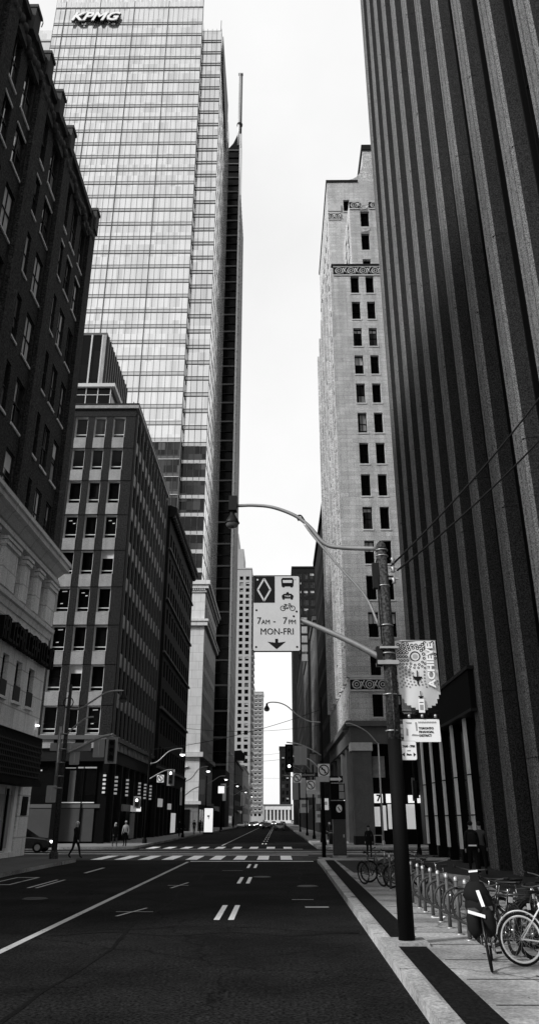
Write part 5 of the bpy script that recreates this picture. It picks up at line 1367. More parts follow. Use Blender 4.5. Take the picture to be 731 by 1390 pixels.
# the front bicycle with a covered child seat and reflective strips
fb = bicycle('bicycle', 'front black bicycle facing away with a covered seat carrying pale reflective strips', (3.02, 12.75, 0.15), R(76), R(-6), 'bikeblack', 'darkmetal')
mb = MB()
def blob(mb, c, r, m, n=14, k=9, jit=0.0):
    rr = random.Random(3); s_ = len(mb.v); mi = mb.mi(M[m])
    for i in range(k + 1):
        ph = math.pi * i / k
        for j in range(n):
            a = 2 * math.pi * j / n; q = 1 + jit * (rr.random() - .5)
            mb.v.append((c[0] + r[0] * math.sin(ph) * math.cos(a) * q, c[1] + r[1] * math.sin(ph) * math.sin(a) * q, c[2] + r[2] * math.cos(ph) * q))
    for i in range(k):
        for j in range(n):
            q = s_ + i * n; j2 = (j + 1) % n; mb.f.append([q + j, q + j2, q + n + j2, q + n + j]); mb.m.append(mi); mb.sm.append(True)
blob(mb, (-0.46, 0, 0.80), (0.17, 0.20, 0.20), 'cloth_dark', 16, 12, 0.2); blob(mb, (-0.50, 0.02, 0.95), (0.13, 0.17, 0.17), 'cloth_dark', 12, 8, 0.25); blob(mb, (-0.56, -0.08, 0.62), (0.13, 0.10, 0.2), 'cloth_dark', 10, 8, 0.2); blob(mb, (-0.52, 0.12, 0.60), (0.13, 0.10, 0.18), 'cloth_dark', 10, 8, 0.2); mb.box(-0.62, -0.36, -0.17, 0.17, 0.74, 0.79, M['cloth_grey']); mb.box(-0.56, -0.44, -0.06, 0.06, 1.08, 1.22, M['cloth_dark'])
cvr = mb.build('seat_cover', fb)
mb = MB(); mb.poly([(-0.69, -0.075, 0.80), (-0.69, -0.03, 0.80), (-0.66, 0.01, 1.0), (-0.66, -0.035, 1.0)], M['signwhite']); mb.poly([(-0.70, -0.05, 0.66), (-0.70, 0.17, 0.74), (-0.70, 0.165, 0.78), (-0.70, -0.055, 0.70)], M['signwhite']); mb.box(-0.565, -0.43, -0.062, 0.062, 1.222, 1.24, M['signwhite']); mb.build('reflective_strip', cvr)

# ---- traffic signals, lamps and poles further away
def street_lamp(name, label, base, top, arms, group='street lamps along the kerbs', r=(0.12, 0.08), lit=True, m='pole', extra=None):
    """arms: list of (points, lamp?) in world coordinates"""
    t = empty(name, base, label, 'street lamp', group)
    mb = MB(); mb.tube([(0, 0, 0), (0, 0, (top - base[2]) * .5), (0, 0, top - base[2])], [r[0], (r[0] + r[1]) / 2, r[1]], M[m], 10)
    mb.lathe([(r[0] * 1.6, 0), (r[0] * 1.5, 0.25), (r[0], 0.4)], (0, 0, 0), M[m], 10); mb.build('shaft', t)
    for pts, lamp in arms:
        q = [sub(p, base) for p in pts]
        mb = MB(); mb.tube(smooth(q, 5), 0.05, M['galv'], 7); mb.build('lamp_arm', t)
        if lamp: bell_lamp(t, q[-1] + Vector((0, 0, 0.02)), 1.15, lit=(lamp == 2))
    if extra: extra(t)
    return t
def signal(name, label, c, rot=0.0, lit=-1, m='signgrey', group='traffic signals at the crossing', back=False, H=1.05, lamps=3):
    t = empty(name, c, label, 'traffic signal', group, rot)
    mb = MB(); mb.box(-0.17, 0.17, -0.12, 0.10, -H / 2, H / 2, M['darkmetal'])
    mb.box(-0.32, 0.32, 0.101, 0.115, -H / 2 - 0.15, H / 2 + 0.15, M[m]); mb.build('housing', t)
    for k in range(lamps):
        z = H / 2 - H * (k + 0.5) / lamps; L = MB()
        L.lathe([(0, 0.0), (0.125, 0.0)], (0, 0, 0), M['lampglow'] if k == lit else M['black'], 14)
        L.ring((0, 0, 0), (0, 0, 1), 0.13, 0.012, M['darkmetal'], 14, 4)
        L.ring((0, 0, 0.09), (0, 0, 1), 0.135, 0.01, M['darkmetal'], 14, 4, 0, math.pi)
        o = L.build('signal_lens', t); o.location = (0, -0.125, z); o.rotation_euler = (R(90), 0, 0)
    return t
# left near corner pole (two lamps, mast arm)
lp = (-11.75, 45, 0.15)
def lpx(t):
    mb = MB(); mb.tube([sub((-12.1, 45, 6.8), lp), sub((-12.05, 45, 3.2), lp)], 0.09, M['galv'], 7)
    for z in (6.4, 5.6, 4.9, 4.2, 3.6): mb.ring((-0.1, 0, z - .15), (0, 0, 1), 0.2, 0.03, M['galv'], 10, 4)
    mb.ring((-0.05, 0, 7.95), (0, 1, 0), 0.28, 0.03, M['darkmetal'], 12, 4)
    mb.build('conduit', t)
    mb = MB(); mb.tube(smooth([sub(q, lp) for q in ((-11.6, 45, 5.4), (-10.6, 45, 5.85), (-9.9, 45, 6.2), (-9.1, 45, 6.38))]), [0.09] * 16 if False else 0.075, M['galv'], 8); mb.build('mast_arm', t)
street_lamp('street_lamp', 'old left corner pole with a high bell lamp and mast arm', lp, 9.1,
    [([(-11.75, 45, 7.75), (-11.1, 45, 7.78), (-10.5, 45, 8.15), (-9.8, 45, 8.6), (-9.2, 45, 8.75), (-8.7, 45, 8.74)], 1), ([(-11.7, 45, 6.4), (-11.2, 45, 6.9), (-10.7, 45, 7.25), (-10.3, 45, 7.32)], 0)], r=(0.15, 0.09), extra=lpx)
signal('traffic_signal', 'signal seen end on at the tip of the left corner mast arm', (-9.15, 45, 5.55), R(8), group=None, H=1.1, m='signgrey')
def backplate(name, label, c, w_, h):
    t = empty(name, c, label, 'sign', 'blank sign boards above the left corner')
    plate('sign_panel', t, -w_ / 2, w_ / 2, -h / 2, h / 2, 0, 'signgrey', None, 0.03, 0.02, 0.05); mb = MB(); mb.box(-0.03, 0.03, -0.05, -0.01, -h / 2 + .08, h / 2 - .08, M['galv']); mb.build('bracket', t)
backplate('blank_sign', 'grey upright sign back next to the end on signal at the mast arm', (-9.85, 45.0, 5.65), 0.62, 0.95)
backplate('blank_sign', 'long low grey sign back behind the left corner pole', (-11.5, 45.3, 5.75), 2.3, 0.42)
backplate('blank_sign', 'small grey sign back hanging under the long one', (-11.2, 45.2, 5.15), 0.55, 0.7)
backplate('blank_sign', 'grey box shaped sign back low on the left corner pole', (-12.2, 44.9, 3.3), 0.55, 0.85)
# second left pole with lit lamp, no turn sign and lit signal
street_lamp('street_lamp', 'pole with lit lamp and signal in front of the corner office block', (-11.45, 73.5, 0.15), 7.9,
    [([(-11.4, 73.5, 6.6), (-10.7, 73.5, 6.8), (-9.8, 73.5, 7.6), (-9.1, 73.5, 7.85), (-8.5, 73.5, 7.9)], 2), ([(-11.4, 73.5, 5.3), (-10.6, 73.5, 5.75), (-9.9, 73.5, 6.05), (-9.3, 73.5, 6.1)], 0)], r=(0.13, 0.09), m='polepaint')
signal('traffic_signal', 'traffic signal with its top lens lit over the left lanes', (-9.45, 73.4, 5.45), 0, 0)
signal('traffic_signal', 'low pedestrian side signal lit beside the corner office block door', (-12.3, 73.3, 3.4), 0, 0, H=0.7, lamps=2)
def turn_sign(name, label, c, s, group, arrow=True, tab=True):
    t = empty(name, c, label, 'sign', group)
    plate('sign_panel', t, -s / 2, s / 2, -s / 2, s / 2, 0, 'signwhite', None, 0.02, 0.01, 0.03)
    mb = MB(); annulus(mb, 0, 0, s * 0.36, s * 0.45, -0.006, 'signink', 20)
    line(mb, (0.24 * s, -0.26 * s), (-0.26 * s, 0.26 * s), 0.07 * s, -0.008, 'signink')
    line(mb, (0.08 * s, -0.28 * s), (0.08 * s, 0.0), 0.08 * s, -0.007, 'signink'); line(mb, (0.08 * s, 0.0), (-0.14 * s, 0.12 * s), 0.08 * s, -0.007, 'signink')
    flat(mb, [(-0.26 * s, 0.06 * s), (-0.10 * s, 0.26 * s), (-0.06 * s, 0.02 * s)], -0.0075, 'signink')
    mb.build('symbol', t, fix=False)
    if tab: plate('tab', t, -s / 2, s / 2, -s * 0.92, -s / 2 - 0.01, 0, 'signface', None, 0.02, 0.01, 0.02)
    return t
turn_sign('turn_sign', 'no turn sign beside the lit signal on the left mast arm', (-10.35, 73.35, 5.35), 0.62, 'no turn signs', tab=False)
# third left pole
street_lamp('street_lamp', 'third pole on the left with a lit lamp before the ivory stone building', (-10.8, 97, 0.15), 6.4,
    [([(-10.75, 97, 6.1), (-10.0, 97, 6.5), (-9.3, 97, 7.4), (-8.7, 97, 7.7), (-8.1, 97, 7.75)], 2), ([(-10.7, 97, 4.6), (-9.9, 97, 5.2), (-9.2, 97, 5.5), (-8.4, 97, 5.6)], 0)], m='polepaint')
signal('traffic_signal', 'grey backed signal hanging before the ivory stone building', (-8.75, 97, 5.5), R(180), -1, 'signgrey', H=1.3)
# farther left lamps
for (X, Y, hz, lab) in ((-10.9, 128, 8.2, 'lit lamp beside the bright advertising panel'), (-10.9, 165, 8.6, 'lit lamp at the foot of the spire tower'), (-10.9, 210, 8.8, 'lit lamp beyond the spire tower foot'), (-10.9, 260, 9.0, 'small lit lamp under the low dark block')):
    street_lamp('street_lamp', lab, (X, Y, 0.15), hz, [([(X, Y, hz - 1.2), (X + 1, Y, hz - .7), (X + 2, Y, hz - .1), (X + 3, Y, hz)], 2)], m='polepaint')
ad = empty('advertising_panel', (-9.6, 118, 0.15), 'bright white lit advertising panel on the left sidewalk', 'advertising panel')
mb = MB(); mb.box(-0.7, 0.7, -0.12, 0.12, 0.0, 0.25, M['darkmetal']); mb.box(-0.7, 0.7, -0.12, 0.12, 3.3, 3.45, M['darkmetal']); mb.box(-0.7, -0.6, -0.12, 0.12, 0.25, 3.3, M['darkmetal']); mb.box(0.6, 0.7, -0.12, 0.12, 0.25, 3.3, M['darkmetal']); mb.build('case', ad)
mb = MB(); mb.box(-0.6, 0.6, -0.08, 0.08, 0.25, 3.3, M['signglow']); mb.build('lit_face', ad)
mb = MB(); mb.box(-0.2, 0.15, -0.1, -0.085, 2.2, 2.4, M['signgrey']); mb.box(-0.05, 0.05, -0.1, -0.085, 1.9, 2.2, M['signgrey']); mb.build('print', ad)
# lit lantern at Y=140
ln = empty('lantern_post', (-9.4, 140, 0.15), 'bright square lantern on a slim post left of the road', 'street lamp')
mb = MB(); mb.tube([(0, 0, 0), (0, 0, 5.9)], 0.1, M['polepaint'], 8); mb.build('shaft', ln); mb = MB(); mb.box(-0.5, 0.5, -0.3, 0.3, 5.9, 7.0, M['signglow']); mb.build('lit_head', ln)
mb = MB(); mb.box(-0.56, 0.56, -0.36, 0.36, 7.0, 7.15, M['darkmetal']); mb.build('cap', ln)

# ---- right corner: sign post, control cabinet, pedestrian signal
rp = (2.5, 46, 0.15)
t = empty('sign_post', rp, 'dark post at the right crossing corner holding a no turn sign and arrow plate', 'sign post')
mb = MB(); mb.tube([(0, 0, 0), (0, 0, 4.9)], [0.11, 0.09], M['polepaint'], 12); mb.build('shaft', t)
mb = MB(); mb.box(-0.3, 0.3, -0.3, 0.3, -0.001, 0.03, M['concrete']); mb.build('footing', t)
turn_sign('turn_sign', 'no left turn sign on the right crossing corner post', (2.6, 45.86, 4.55), 0.66, 'no turn signs')
ow = empty('one_way_sign', (3.25, 45.86, 4.08), 'white arrow plate pointing right beside the no left turn sign', 'sign')
mb = MB(); flat(mb, [(-0.32, -0.07), (0.16, -0.07), (0.16, -0.14), (0.34, 0.0), (0.16, 0.14), (0.16, 0.07), (-0.32, 0.07)], -0.012, 'signwhite'); mb.build('arrow', ow, fix=False)
mb = MB(); mb.box(-0.36, 0.38, -0.008, 0.012, -0.17, 0.17, M['signink']); mb.box(-0.75, -0.3, 0.02, 0.05, -0.03, 0.03, M['darkmetal']); mb.build('sign_panel', ow)
cb = empty('control_cabinet', (3.35, 46.1, 0.15), 'tall grey signal control cabinet next to the corner post', 'cabinet')
mb = MB(); mb.box(-0.34, 0.36, -0.25, 0.3, 0.12, 1.98, mat('cabinet_paint', 0.045, 0.5, 0.2, 3.0, fine=0.15)); mb.build('body', cb)
mb = MB(); mb.box(-0.38, 0.4, -0.3, 0.34, 0, 0.12, M['concrete']); mb.build('plinth', cb)
mb = MB(); mb.box(-0.30, 0.32, -0.27, -0.252, 0.2, 1.9, M['cloth_grey']); mb.box(0.2, 0.26, -0.3, -0.27, 1.0, 1.15, M['galv']); mb.build('door', cb)
mb = MB(); mb.box(-0.36, -0.33, -0.28, -0.25, 1.2, 1.98, M['bspandrel']); mb.build('edge_strip', cb)
pd_ = empty('pedestrian_signal', (3.3, 46.0, 3.0), 'dark pedestrian signal box with round gauge above the grey cabinet', 'traffic signal')
mb = MB(); mb.box(-0.38, 0.42, -0.2, 0.2, -0.95, -0.02, M['black']); mb.box(-0.36, 0.42, -0.22, 0.2, 0.02, 0.85, M['black']); mb.box(-0.3, 0.36, -0.24, 0.2, 0.85, 0.9, M['bspandrel']); mb.box(-0.36, 0.3, -0.24, 0.2, -0.03, 0.01, M['bspandrel']); mb.build('housing', pd_)
mb = MB(); mb.box(0.1, 0.36, -0.235, -0.221, 0.46, 0.80, M['signgrey']); mb.box(0.1, 0.38, -0.235, -0.221, 0.08, 0.42, M['signgrey']); mb.build('signal_lens', pd_)
mb = MB(); disc(mb, 0.07, -0.42, 0.2, -0.215, 'signwhite', 20, 0.8); line(mb, (0.0, -0.34), (0.14, -0.54), 0.05, -0.22, 'signink'); mb.build('gauge', pd_, fix=False)
mb = MB(); mb.tube([(0, 0, -0.95), (0, 0, -1.12)], 0.07, M['polepaint'], 8); mb.build('neck', pd_)
# right far pole with long lamp arm and mast arm
street_lamp('street_lamp', 'far right pole whose long curved arm carries a dark bell lamp', (3.75, 68, 0.15), 11.6,
    [([(3.75, 68, 9.55), (2.8, 68, 9.62), (1.8, 68, 10.1), (0.9, 68, 10.85), (0.2, 68, 11.15), (-0.5, 68, 11.2), (-0.85, 68, 11.1)], 1), ([(3.7, 68, 6.9), (3.0, 68, 7.3), (2.0, 68, 7.75), (1.2, 68, 7.9), (0.8, 68, 7.95)], 0)], m='polepaint')
signal('traffic_signal', 'long dark signal hanging over the far right lane with one lens lit', (1.0, 68, 6.7), 0, 2, 'black', H=1.9)
backplate('sign_board', 'pale rectangular board hung under the far right mast arm', (1.95, 67.9, 6.9), 1.05, 1.5)
bpy.data.objects['sign_board']['group'] = 'boards on the far right mast arm'
nb = empty('street_name_sign', (2.6, 67.85, 5.4), 'long dark street name blade reading Richmond on the far right mast pole', 'sign')
plate('sign_panel', nb, -0.9, 0.8, -0.17, 0.17, 0, 'darkmetal', None, 0.02, 0.01, 0.02)
text_obj('Richmond', 0.3, M['signface'], nb, (-0.12, -0.008, 0), RX, 'lettering', 0.001)
turn_sign('turn_sign', 'upper no turn sign next to the long dark signal', (1.65, 67.8, 5.15), 0.7, 'no turn signs', tab=False)
turn_sign('turn_sign', 'lower no turn sign under the street name blade', (2.75, 67.8, 4.6), 0.75, 'no turn signs', tab=True)
# slim poles and signal near the pale tower
street_lamp('street_lamp', 'slim pale pole in front of the shop windows of the art deco tower', (8.2, 66.0, 0.15), 7.7, [([(8.2, 66, 7.6), (7.3, 66, 8.6), (6.1, 66, 9.2), (5.6, 66, 9.2)], 1)], r=(0.08, 0.06), m='galv')
street_lamp('street_lamp', 'second slim pale pole just right of the first shop front pole', (9.3, 66.5, 0.15), 7.6, [], r=(0.08, 0.06), m='galv')
street_lamp('street_lamp', 'dark post standing right of the near pole by the crossing', (8.35, 50.5, 0.15), 5.8, [], r=(0.1, 0.08), m='polepaint')
signal('traffic_signal', 'signal head turned sideways on the dark post right of the near pole', (8.35, 50.2, 3.7), R(60), -1, 'signgrey', H=1.0)
# dark sign posts further up the right kerb
for (X, Y, h, lab) in ((4.0, 76, 7.0, 'dark post past the crossing on the right kerb'), (3.9, 90, 7.5, 'second dark post along the right kerb past the crossing'), (3.8, 108, 8.0, 'third dark post along the right kerb past the crossing'), (3.8, 140, 8.4, 'fourth dark post along the right kerb, near the far cars')):
    street_lamp('street_lamp', lab, (X, Y, 0.15), h, [([(X, Y, h - .8), (X - .8, Y, h), (X - 1.8, Y, h + .4), (X - 2.6, Y, h + .4)], 1)], m='polepaint')
for i, (X, Y, z, s_, lab) in enumerate(((4.3, 76, 3.3, 0.7, 'pale square sign on the dark post past the crossing'), (4.6, 90, 4.2, 0.9, 'pale upright sign high on the second dark post'), (4.5, 90, 2.3, 0.8, 'low bright sign on the second dark post'), (4.4, 108, 5.4, 1.1, 'bright upright shop board by the third dark post'), (4.5, 140, 4.0, 1.4, 'distant white board by the fourth dark post'))):
    t = empty('sign_board', (X, Y - 0.15, z), lab, 'sign', 'boards up the right kerb'); plate('sign_panel', t, -s_ / 2, s_ / 2, -s_ * .7, s_ * .7, 0, 'signwhite', None, 0.05, .01, .03)
    mb = MB(); mb.box(-s_ * .3, s_ * .3, -0.01, -0.004, -s_ * .1, s_ * .3, M['signgrey']); mb.build('print', t)
wb = [((-11.45, 73.5, 7.8), (3.75, 68, 10.6), 0.5, 'span wire between the lit lamp pole and the far right pole'), ((-14.2, 97, 12.5), (6.8, 100, 13.0), 0.9, 'thin wire crossing high beyond the junction'),
      ((-14.2, 110, 9.6), (6.8, 112, 10.5), 0.9, 'thin wire crossing lower beyond the junction'), ((-14.2, 160, 14), (6.6, 160, 15), 1.0, 'distant wire strung across the bright gap'), ((-14, 230, 14), (6.5, 230, 13), 1.0, 'farthest wire strung low across the bright gap')]
for a, b, s_, lab in wb: cable('overhead_cable', lab, a, b, s_, 0.022)
# barrier by the pale tower and litter bin
t = empty('litter_bin', (4.6, 71.5, 0.15), 'dark litter bin on the right sidewalk past the crossing', 'bin'); mb = MB(); mb.lathe([(0.0, 0), (0.28, 0), (0.3, 0.9), (0.24, 1.0), (0, 1.05)], (0, 0, 0), M['darkmetal'], 14); mb.build('body', t); mb = MB(); mb.ring((0, 0, 0.85), (0, 0, 1), 0.31, 0.02, M['galv'], 16, 5); mb.build('rim', t)
t = empty('sidewalk_stand', (8.0, 67.6, 0.15), 'small pale folding stand on the sidewalk by the stone pier', 'stand'); mb = MB()
for x in (-0.3, 0.3): mb.box(x - .03, x + .03, -.03, .03, 0, 0.75, M['galv'])
for z in (0.1, 0.7): mb.box(-0.3, 0.3, -.02, .02, z, z + .06, M['galv'])
mb.build('frame', t)

# ================================================================== vehicles
def car(name, label, loc, rz, paint, group, lit=False):
    t = empty(name, loc, label, 'car', group, rz)       # faces +x
    L, W_ = 4.4, 0.88
    mb = MB()
    prof = [(-2.15, 0.35), (-2.2, 0.62), (-2.12, 0.88), (-1.55, 0.95), (1.0, 0.92), (1.9, 0.80), (2.18, 0.62), (2.2, 0.35), (1.7, 0.24), (-1.8, 0.24)]
    n = len(prof)
    for k, (ya, yb) in enumerate(((-W_, W_),)):
        for i in range(n):
            p, q = prof[i], prof[(i + 1) % n]
            mb.poly([(p[0], -W_ + .06, p[1]), (p[0], W_ - .06, p[1]), (q[0], W_ - .06, q[1]), (q[0], -W_ + .06, q[1])], M[paint])
            for s_ in (-1, 1): 
                c = (0, s_ * W_, 0.58); f = 0.965
                P2 = (p[0] * f, s_ * W_, 0.58 + (p[1] - .58) * .86); Q2 = (q[0] * f, s_ * W_, 0.58 + (q[1] - .58) * .86)
                mb.poly([(p[0], s_ * (W_ - .06), p[1]), (q[0], s_ * (W_ - .06), q[1]), Q2, P2], M[paint]); mb.poly([P2, Q2, c], M[paint])
    mb.build('body', t)
    mb = MB(); gh = [(-1.75, 0.94), (-1.15, 1.38), (0.15, 1.42), (0.95, 0.93)]
    for i in range(3):
        p, q = gh[i], gh[i + 1]; wa = 0.62 if p[1] > 1 else 0.8; wb_ = 0.62 if q[1] > 1 else 0.8
        mb.poly([(p[0], -wa, p[1]), (p[0], wa, p[1]), (q[0], wb_, q[1]), (q[0], -wb_, q[1])], M[paint] if i == 1 else M['glassblack'])
    for s_ in (-1, 1): mb.poly([(p[0], s_ * (0.62 if p[1] > 1 else .8), p[1]) for p in gh], M['glassblack'])
    mb.build('cabin', t)
    for x in (-1.35, 1.35):
        for s_ in (-1, 1):
            mb = MB(); mb.tube([(x, s_ * .72, .32), (x, s_ * .9, .32)], 0.32, M['rubber'], 18); w_ = mb.build('wheel', t)
            mb = MB(); mb.tube([(x, s_ * .9, .32), (x, s_ * .91, .32)], 0.19, M['galv'], 14); mb.build('rim', w_)
    for s_ in (-.62, .62):
        mb = MB(); mb.box(2.12, 2.2, s_ - .16, s_ + .16, .58, .74, M['lampglow'] if lit else M['signwhite']); mb.build('headlight', t)
        mb = MB(); mb.box(-2.2, -2.14, s_ - .14, s_ + .14, .62, .82, M['signgrey']); mb.build('tail_light', t)
    mb = MB(); mb.box(-2.23, -2.2, -.26, .26, .45, .58, M['signwhite']); mb.build('plate', t)
    mb = MB(); mb.box(-2.24, -2.15, -.8, .8, .3, .44, M['darkmetal']); mb.box(2.15, 2.24, -.8, .8, .3, .44, M['darkmetal']); mb.build('bumper', t)
    return t
g = 'cars along the far street'
car('car', 'dark car driving away in the middle of the far street', (0.5, 166, 0), R(90), 'cargrey', g)
car('car', 'black car just left of the silver car driving away', (-2.4, 190, 0), R(90), 'carblack', g)
cars = [(-3.6, 215, 'carwhite', 1, 'white oncoming car with lit headlights, first in the queue'), (-6.6, 222, 'cargrey', 1, 'silver oncoming car beside the first white one'), (-9.2, 214, 'carwhite', 0, 'white car parked closest on the far left kerb'),
        (-3.8, 236, 'cargrey', 1, 'silver oncoming car, second in its lane'), (-6.7, 244, 'carwhite', 1, 'white oncoming car behind the silver one in the next lane'), (-9.2, 232, 'cargrey', 0, 'silver car parked second on the far left kerb'),
        (-3.7, 262, 'carwhite', 1, 'white oncoming car deep in the queue'), (-6.8, 270, 'carwhite', 1, 'farthest white oncoming car of the middle lane'), (-9.2, 250, 'carwhite', 0, 'white car parked third on the far left kerb'), (1.7, 250, 'cargrey', 0, 'silver car on the far right lane'), (1.7, 290, 'carwhite', 0, 'white car farthest on the right lane'), (-1.2, 300, 'carwhite', 1, 'white car at the end of the street before the hall')]
for x, y, p_, l_, lab in cars: car('car', lab, (x, y, 0), R(-90 if l_ or x < -9 else 90), p_, g, bool(l_))
car('car', 'dark car stopped on the cross street behind the brick building corner', (-17.2, 57.2, 0.02), R(0), 'carblack', None, True)

# ================================================================== people
def person(label, loc, rz, pose='stand', top='cloth_dark', legs='cloth_dark', hair='hair_dark', h=1.75, long_hair=False, bag=None, step=0.3, coat=False):
    s_ = h / 1.75
    t = empty('person', loc, label, 'person', 'people on the sidewalks', rz)      # faces +x
    me = bpy.data.meshes.new('body')
    V, E_, RD = [], [], []
    def v(p, r, par=None):
        V.append(Vector(p) * s_); RD.append(r * s_)
        if par is not None: E_.append((par, len(V) - 1))
        return len(V) - 1
    st = step if pose == 'walk' else 0.05
    pel = v((0, 0, 0.95), 0.135); wst = v((0.0, 0, 1.10), 0.125, pel); ch = v((0.01, 0, 1.30), 0.155, wst); sh_ = v((0.0, 0, 1.43), 0.115, ch); nk = v((0.01, 0, 1.50), 0.055, sh_)
    hd0 = v((0.03, 0, 1.575), 0.072, nk); hd1 = v((0.035, 0, 1.655), 0.088, hd0); hd2 = v((0.02, 0, 1.71), 0.06, hd1)
    for sg_ in (-1, 1):
        k = sg_ * (st / 2)
        hp = v((0, sg_ * 0.09, 0.90), 0.095, pel); kn = v((k * 0.75 + 0.05, sg_ * 0.10, 0.50), 0.062, hp); an = v((k * 1.6 - (0.03 if k < 0 else 0), sg_ * 0.10, 0.10 + (0.05 if k < 0 else 0)), 0.042, kn)
        v((k * 1.6 + 0.13, sg_ * 0.11, 0.045), 0.038, an)
        sl = v((0, sg_ * 0.17, 1.41), 0.062, sh_); el = v((-k * 0.5 - 0.02, sg_ * 0.23, 1.15), 0.046, sl); wr = v((-k * 1.0 + 0.08, sg_ * 0.23, 0.91), 0.032, el)
        pm = v((-k * 1.1 + 0.10, sg_ * 0.23, 0.85), 0.034, wr)
        for f_, dx in enumerate((-0.03, -0.01, 0.012, 0.032)): v((-k * 1.1 + 0.11 + dx, sg_ * 0.225, 0.765 + 0.008 * abs(f_ - 1.5)), 0.010, pm)
        v((-k * 1.1 + 0.145, sg_ * 0.21, 0.82), 0.011, pm)
    me.from_pydata(V, E_, []); o = bpy.data.objects.new('body_tmp', me); COL.objects.link(o)
    sk = o.modifiers.new('s', 'SKIN'); sk.use_smooth_shade = True
    for i, r in enumerate(RD): me.skin_vertices[0].data[i].radius = (r, r)
    me.skin_vertices[0].data[0].use_root = True
    ss = o.modifiers.new('u', 'SUBSURF'); ss.levels = 1; ss.render_levels = 1
    bpy.context.view_layer.update()
    m2 = bpy.data.meshes.new_from_object(o.evaluated_get(bpy.context.evaluated_depsgraph_get()))
    bpy.data.objects.remove(o); m2.name = 'body'
    m2.materials.clear()
    for k in ('skin', legs, top, 'rubber'): m2.materials.append(M[k])
    for p in m2.polygons:
        c = p.center / s_
        if c.z > 1.50: k = 0
        elif abs(c.y) > 0.185 and c.z < 0.89: k = 0
        elif c.z < 0.075: k = 3
        elif c.z < (0.70 if coat else 0.96) and abs(c.y) < 0.185: k = 1
        else: k = 2
        p.material_index = k; p.use_smooth = True
    for v_ in m2.vertices:                       # nose and chin
        c = v_.co / s_
        if c.z > 1.60 and c.z < 1.65 and abs(c.y) < 0.02 and c.x > 0.08: v_.co.x += 0.02 * s_
    bo = bpy.data.objects.new('body', m2); COL.objects.link(bo); bo.parent = t
    hm = MB(); blob(hm, (0.012 * s_, 0, 1.69 * s_), (0.098 * s_, 0.088 * s_, 0.085 * s_), hair, 14, 9, 0.05)
    if long_hair: blob(hm, (-0.045 * s_, 0, 1.55 * s_), (0.07 * s_, 0.10 * s_, 0.19 * s_), hair, 14, 9, 0.05)
    hm.build('hair', t)
    for sg_ in (-1, 1):
        e_ = MB(); blob(e_, (0.118 * s_, sg_ * 0.032 * s_, 1.655 * s_), (0.008, 0.014, 0.008), 'signink', 8, 5); e_.build('eye', t)
    if coat:
        cm = MB(); cm.lathe([(0.19 * s_, 1.1 * s_), (0.18 * s_, 0.95 * s_), (0.21 * s_, 0.70 * s_), (0.20 * s_, 0.69 * s_), (0.13 * s_, 0.9 * s_)], (0, 0, 0), M[top], 16); cm.build('coat', t)
    if bag:
        bm_ = MB(); blob(bm_, (-0.24, 0.0, 1.2), (0.13, 0.19, 0.27), 'cloth_dark', 14, 9, 0.04); bo2 = bm_.build('backpack', t)
        bs = MB(); bs.box(-0.375, -0.355, -0.14, 0.14, 1.02, 1.07, M['signwhite']); bs.build('reflective_strip', bo2)
        tag(bo2, None)
    return t
person('white haired person in a dark suit walking off the left corner', (-10.7, 45.2, 0.15), R(-20), 'walk', 'cloth_dark', 'cloth_dark', 'hair_white', 1.78, step=0.34)
person('person with light hair in a dark coat standing before the corner office block', (-12.2, 63.9, 0.15), R(-60), 'walk', 'cloth_dark', 'cloth_grey', 'hair_white', 1.66, True, coat=True, step=0.25)
person('person in a light shirt and dark trousers before the corner office block', (-11.5, 64.3, 0.15), R(-100), 'stand', 'cloth_light', 'cloth_dark', 'hair_white', 1.78)
person('leftmost dark figure of the group walking near the ivory stone building', (-9.9, 98.5, 0.15) if False else (-11.5, 99.5, 0.15), R(80), 'walk', h=1.78)
person('middle dark figure of the group walking near the ivory stone building', (-10.4, 94.8, 0.15) if False else (-11.6, 104, 0.15), R(70), 'walk', h=1.70)
person('dark figure on the kerb right of the walking group', (-11.0, 112, 0.15), R(85), 'walk', h=1.8)
person('dark figure farther up the left sidewalk close to the bright panel', (-11.3, 124, 0.15), R(85), 'walk', h=1.75)
person('long haired person in dark clothes walking near the grey stone pier', (5.6, 53.5, 0.10) if False else (4.95, 46.2, 0.15), R(-95), 'walk', 'cloth_dark', 'cloth_dark', 'hair_dark', 1.58, True, coat=True, step=0.25)
person('person with a backpack bearing a pale strip, beside the fin tower base', (6.95, 30.6, 0.155), R(80), 'walk', 'cloth_dark', 'cloth_dark', 'hair_dark', 1.82, bag=True, step=0.35)
person('person walking just ahead of the one with the backpack by the fin tower', (7.6, 32.0, 0.155), R(80), 'walk', 'cloth_grey', 'cloth_dark', 'hair_dark', 1.80, step=0.35)
person('dark figure on the far right sidewalk past the crossing posts', (4.9, 79, 0.15), R(-95), 'walk', h=1.74, step=0.25)
person('dark figure behind the posts on the far right sidewalk', (5.2, 86, 0.15), R(-95), 'walk', h=1.70, step=0.25)

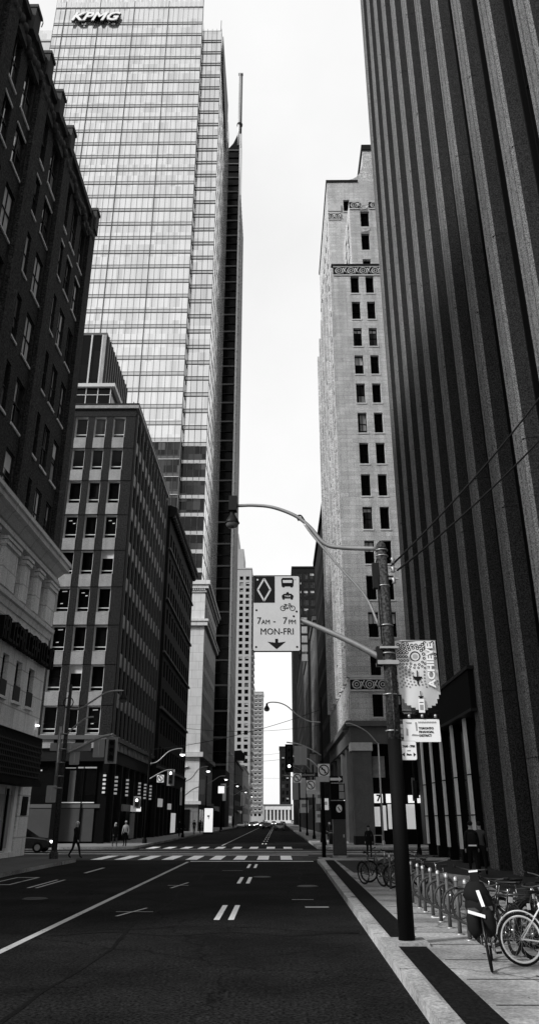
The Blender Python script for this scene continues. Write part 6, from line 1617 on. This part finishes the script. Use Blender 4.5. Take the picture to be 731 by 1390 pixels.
# ---- awnings and hanging signs far up the street
for i, (X, Y, z, wd, m_, lab) in enumerate(((5.6, 104, 3.0, 3.0, 'cstone', 'dark fabric awning, first along the dark slab building'), (5.6, 122, 3.2, 4.0, 'bspandrel', 'pale awning at the far corner of the dark slab building'),
        (5.4, 150, 3.4, 5.0, 'farstone', 'grey awning below the tall blade sign'), (5.4, 205, 3.4, 6.0, 'dstone', 'white awning under the grey office block'), (-12.6, 180, 3.6, 6.0, 'bspandrel', 'pale awning on the left kerb past the ivory stone building'), (-12.4, 290, 3.8, 8.0, 'dstone', 'white awning at the foot of the low dark block'))):
    t = empty('awning', (X, Y, z), lab, 'awning', 'awnings far up the street'); sx_ = 1 if X > 0 else -1
    mb = MB(); mb.prism([(0, 0.9), (sx_ * 1.2, 1.0), (sx_ * 1.2, 0.85), (sx_ * 0.05, 0.0), (0, 0.0)], 'y', -wd / 2, wd / 2, M[m_]); mb.build('cover', t)
    mb = MB()
    for y in (-wd / 2 + .1, wd / 2 - .1): mb.tube([(0.02 * sx_, y, 0.05), (sx_ * 1.2, y, 0.3)], 0.03, M['galv'], 5)
    mb.build('frame', t)
for i, (X, Y, z, a_, b_, m_, lab) in enumerate(((5.7, 112, 6.0, 1.2, 3.4, 'signwhite', 'white hanging sign high on the dark slab building'), (5.6, 128, 9.0, 1.2, 5.0, 'bspandrel', 'tall pale hanging sign at the far end of the dark slab building'),
        (5.4, 172, 8.0, 1.6, 4.0, 'signwhite', 'white hanging sign beyond the blade sign'), (5.2, 236, 10.0, 1.8, 6.0, 'signface', 'grey hanging sign far up the right side'), (-12.9, 200, 8.0, 1.4, 4.0, 'signwhite', 'white hanging sign far up the left side'), (-12.8, 312, 9.0, 2.0, 5.0, 'signface', 'grey hanging sign on the low dark block'))):
    t = empty('hanging_sign', (X, Y, z), lab, 'sign', 'hanging signs far up the street')
    plate('sign_panel', t, -a_ / 2, a_ / 2, -b_ / 2, b_ / 2, 0, m_, 'darkmetal', 0.15, 0.08, 0.1)
    mb = MB(); mb.box(-0.1, (1.4 if X > 0 else -1.4), 0.05, 0.12, b_ / 2, b_ / 2 + 0.1, M['darkmetal']); mb.build('bracket', t)

mb = MB()
for i in range(70):
    x, y, q = random.uniform(2.9, 5.3), random.uniform(9, 32), random.uniform(.012, .035)
    mb.poly([(x + q * math.cos(a) * random.uniform(.7, 1.2), y + q * 1.2 * math.sin(a), 0.1592) for a in [k * math.pi / 4 for k in range(8)]], M['darkpave'])
tag(mb.build('gum_spots', fix=False), kind='stuff'); bpy.data.objects['gum_spots']['label'] = 'dark gum spots on the sidewalk slabs'; bpy.data.objects['gum_spots']['category'] = 'stains'
t = empty('paper_scrap', (3.35, 18.55, 0.158), 'flat pale paper scrap lying by the ring posts', 'litter')
mb = MB(); mb.box(-0.12, 0.1, -0.09, 0.08, 0, 0.006, M['signwhite']); mb.poly([(0.1, -0.09, 0.004), (0.16, -0.07, 0.03), (0.15, 0.06, 0.03), (0.1, 0.08, 0.004)], M['signwhite']); mb.build('sheet', t)
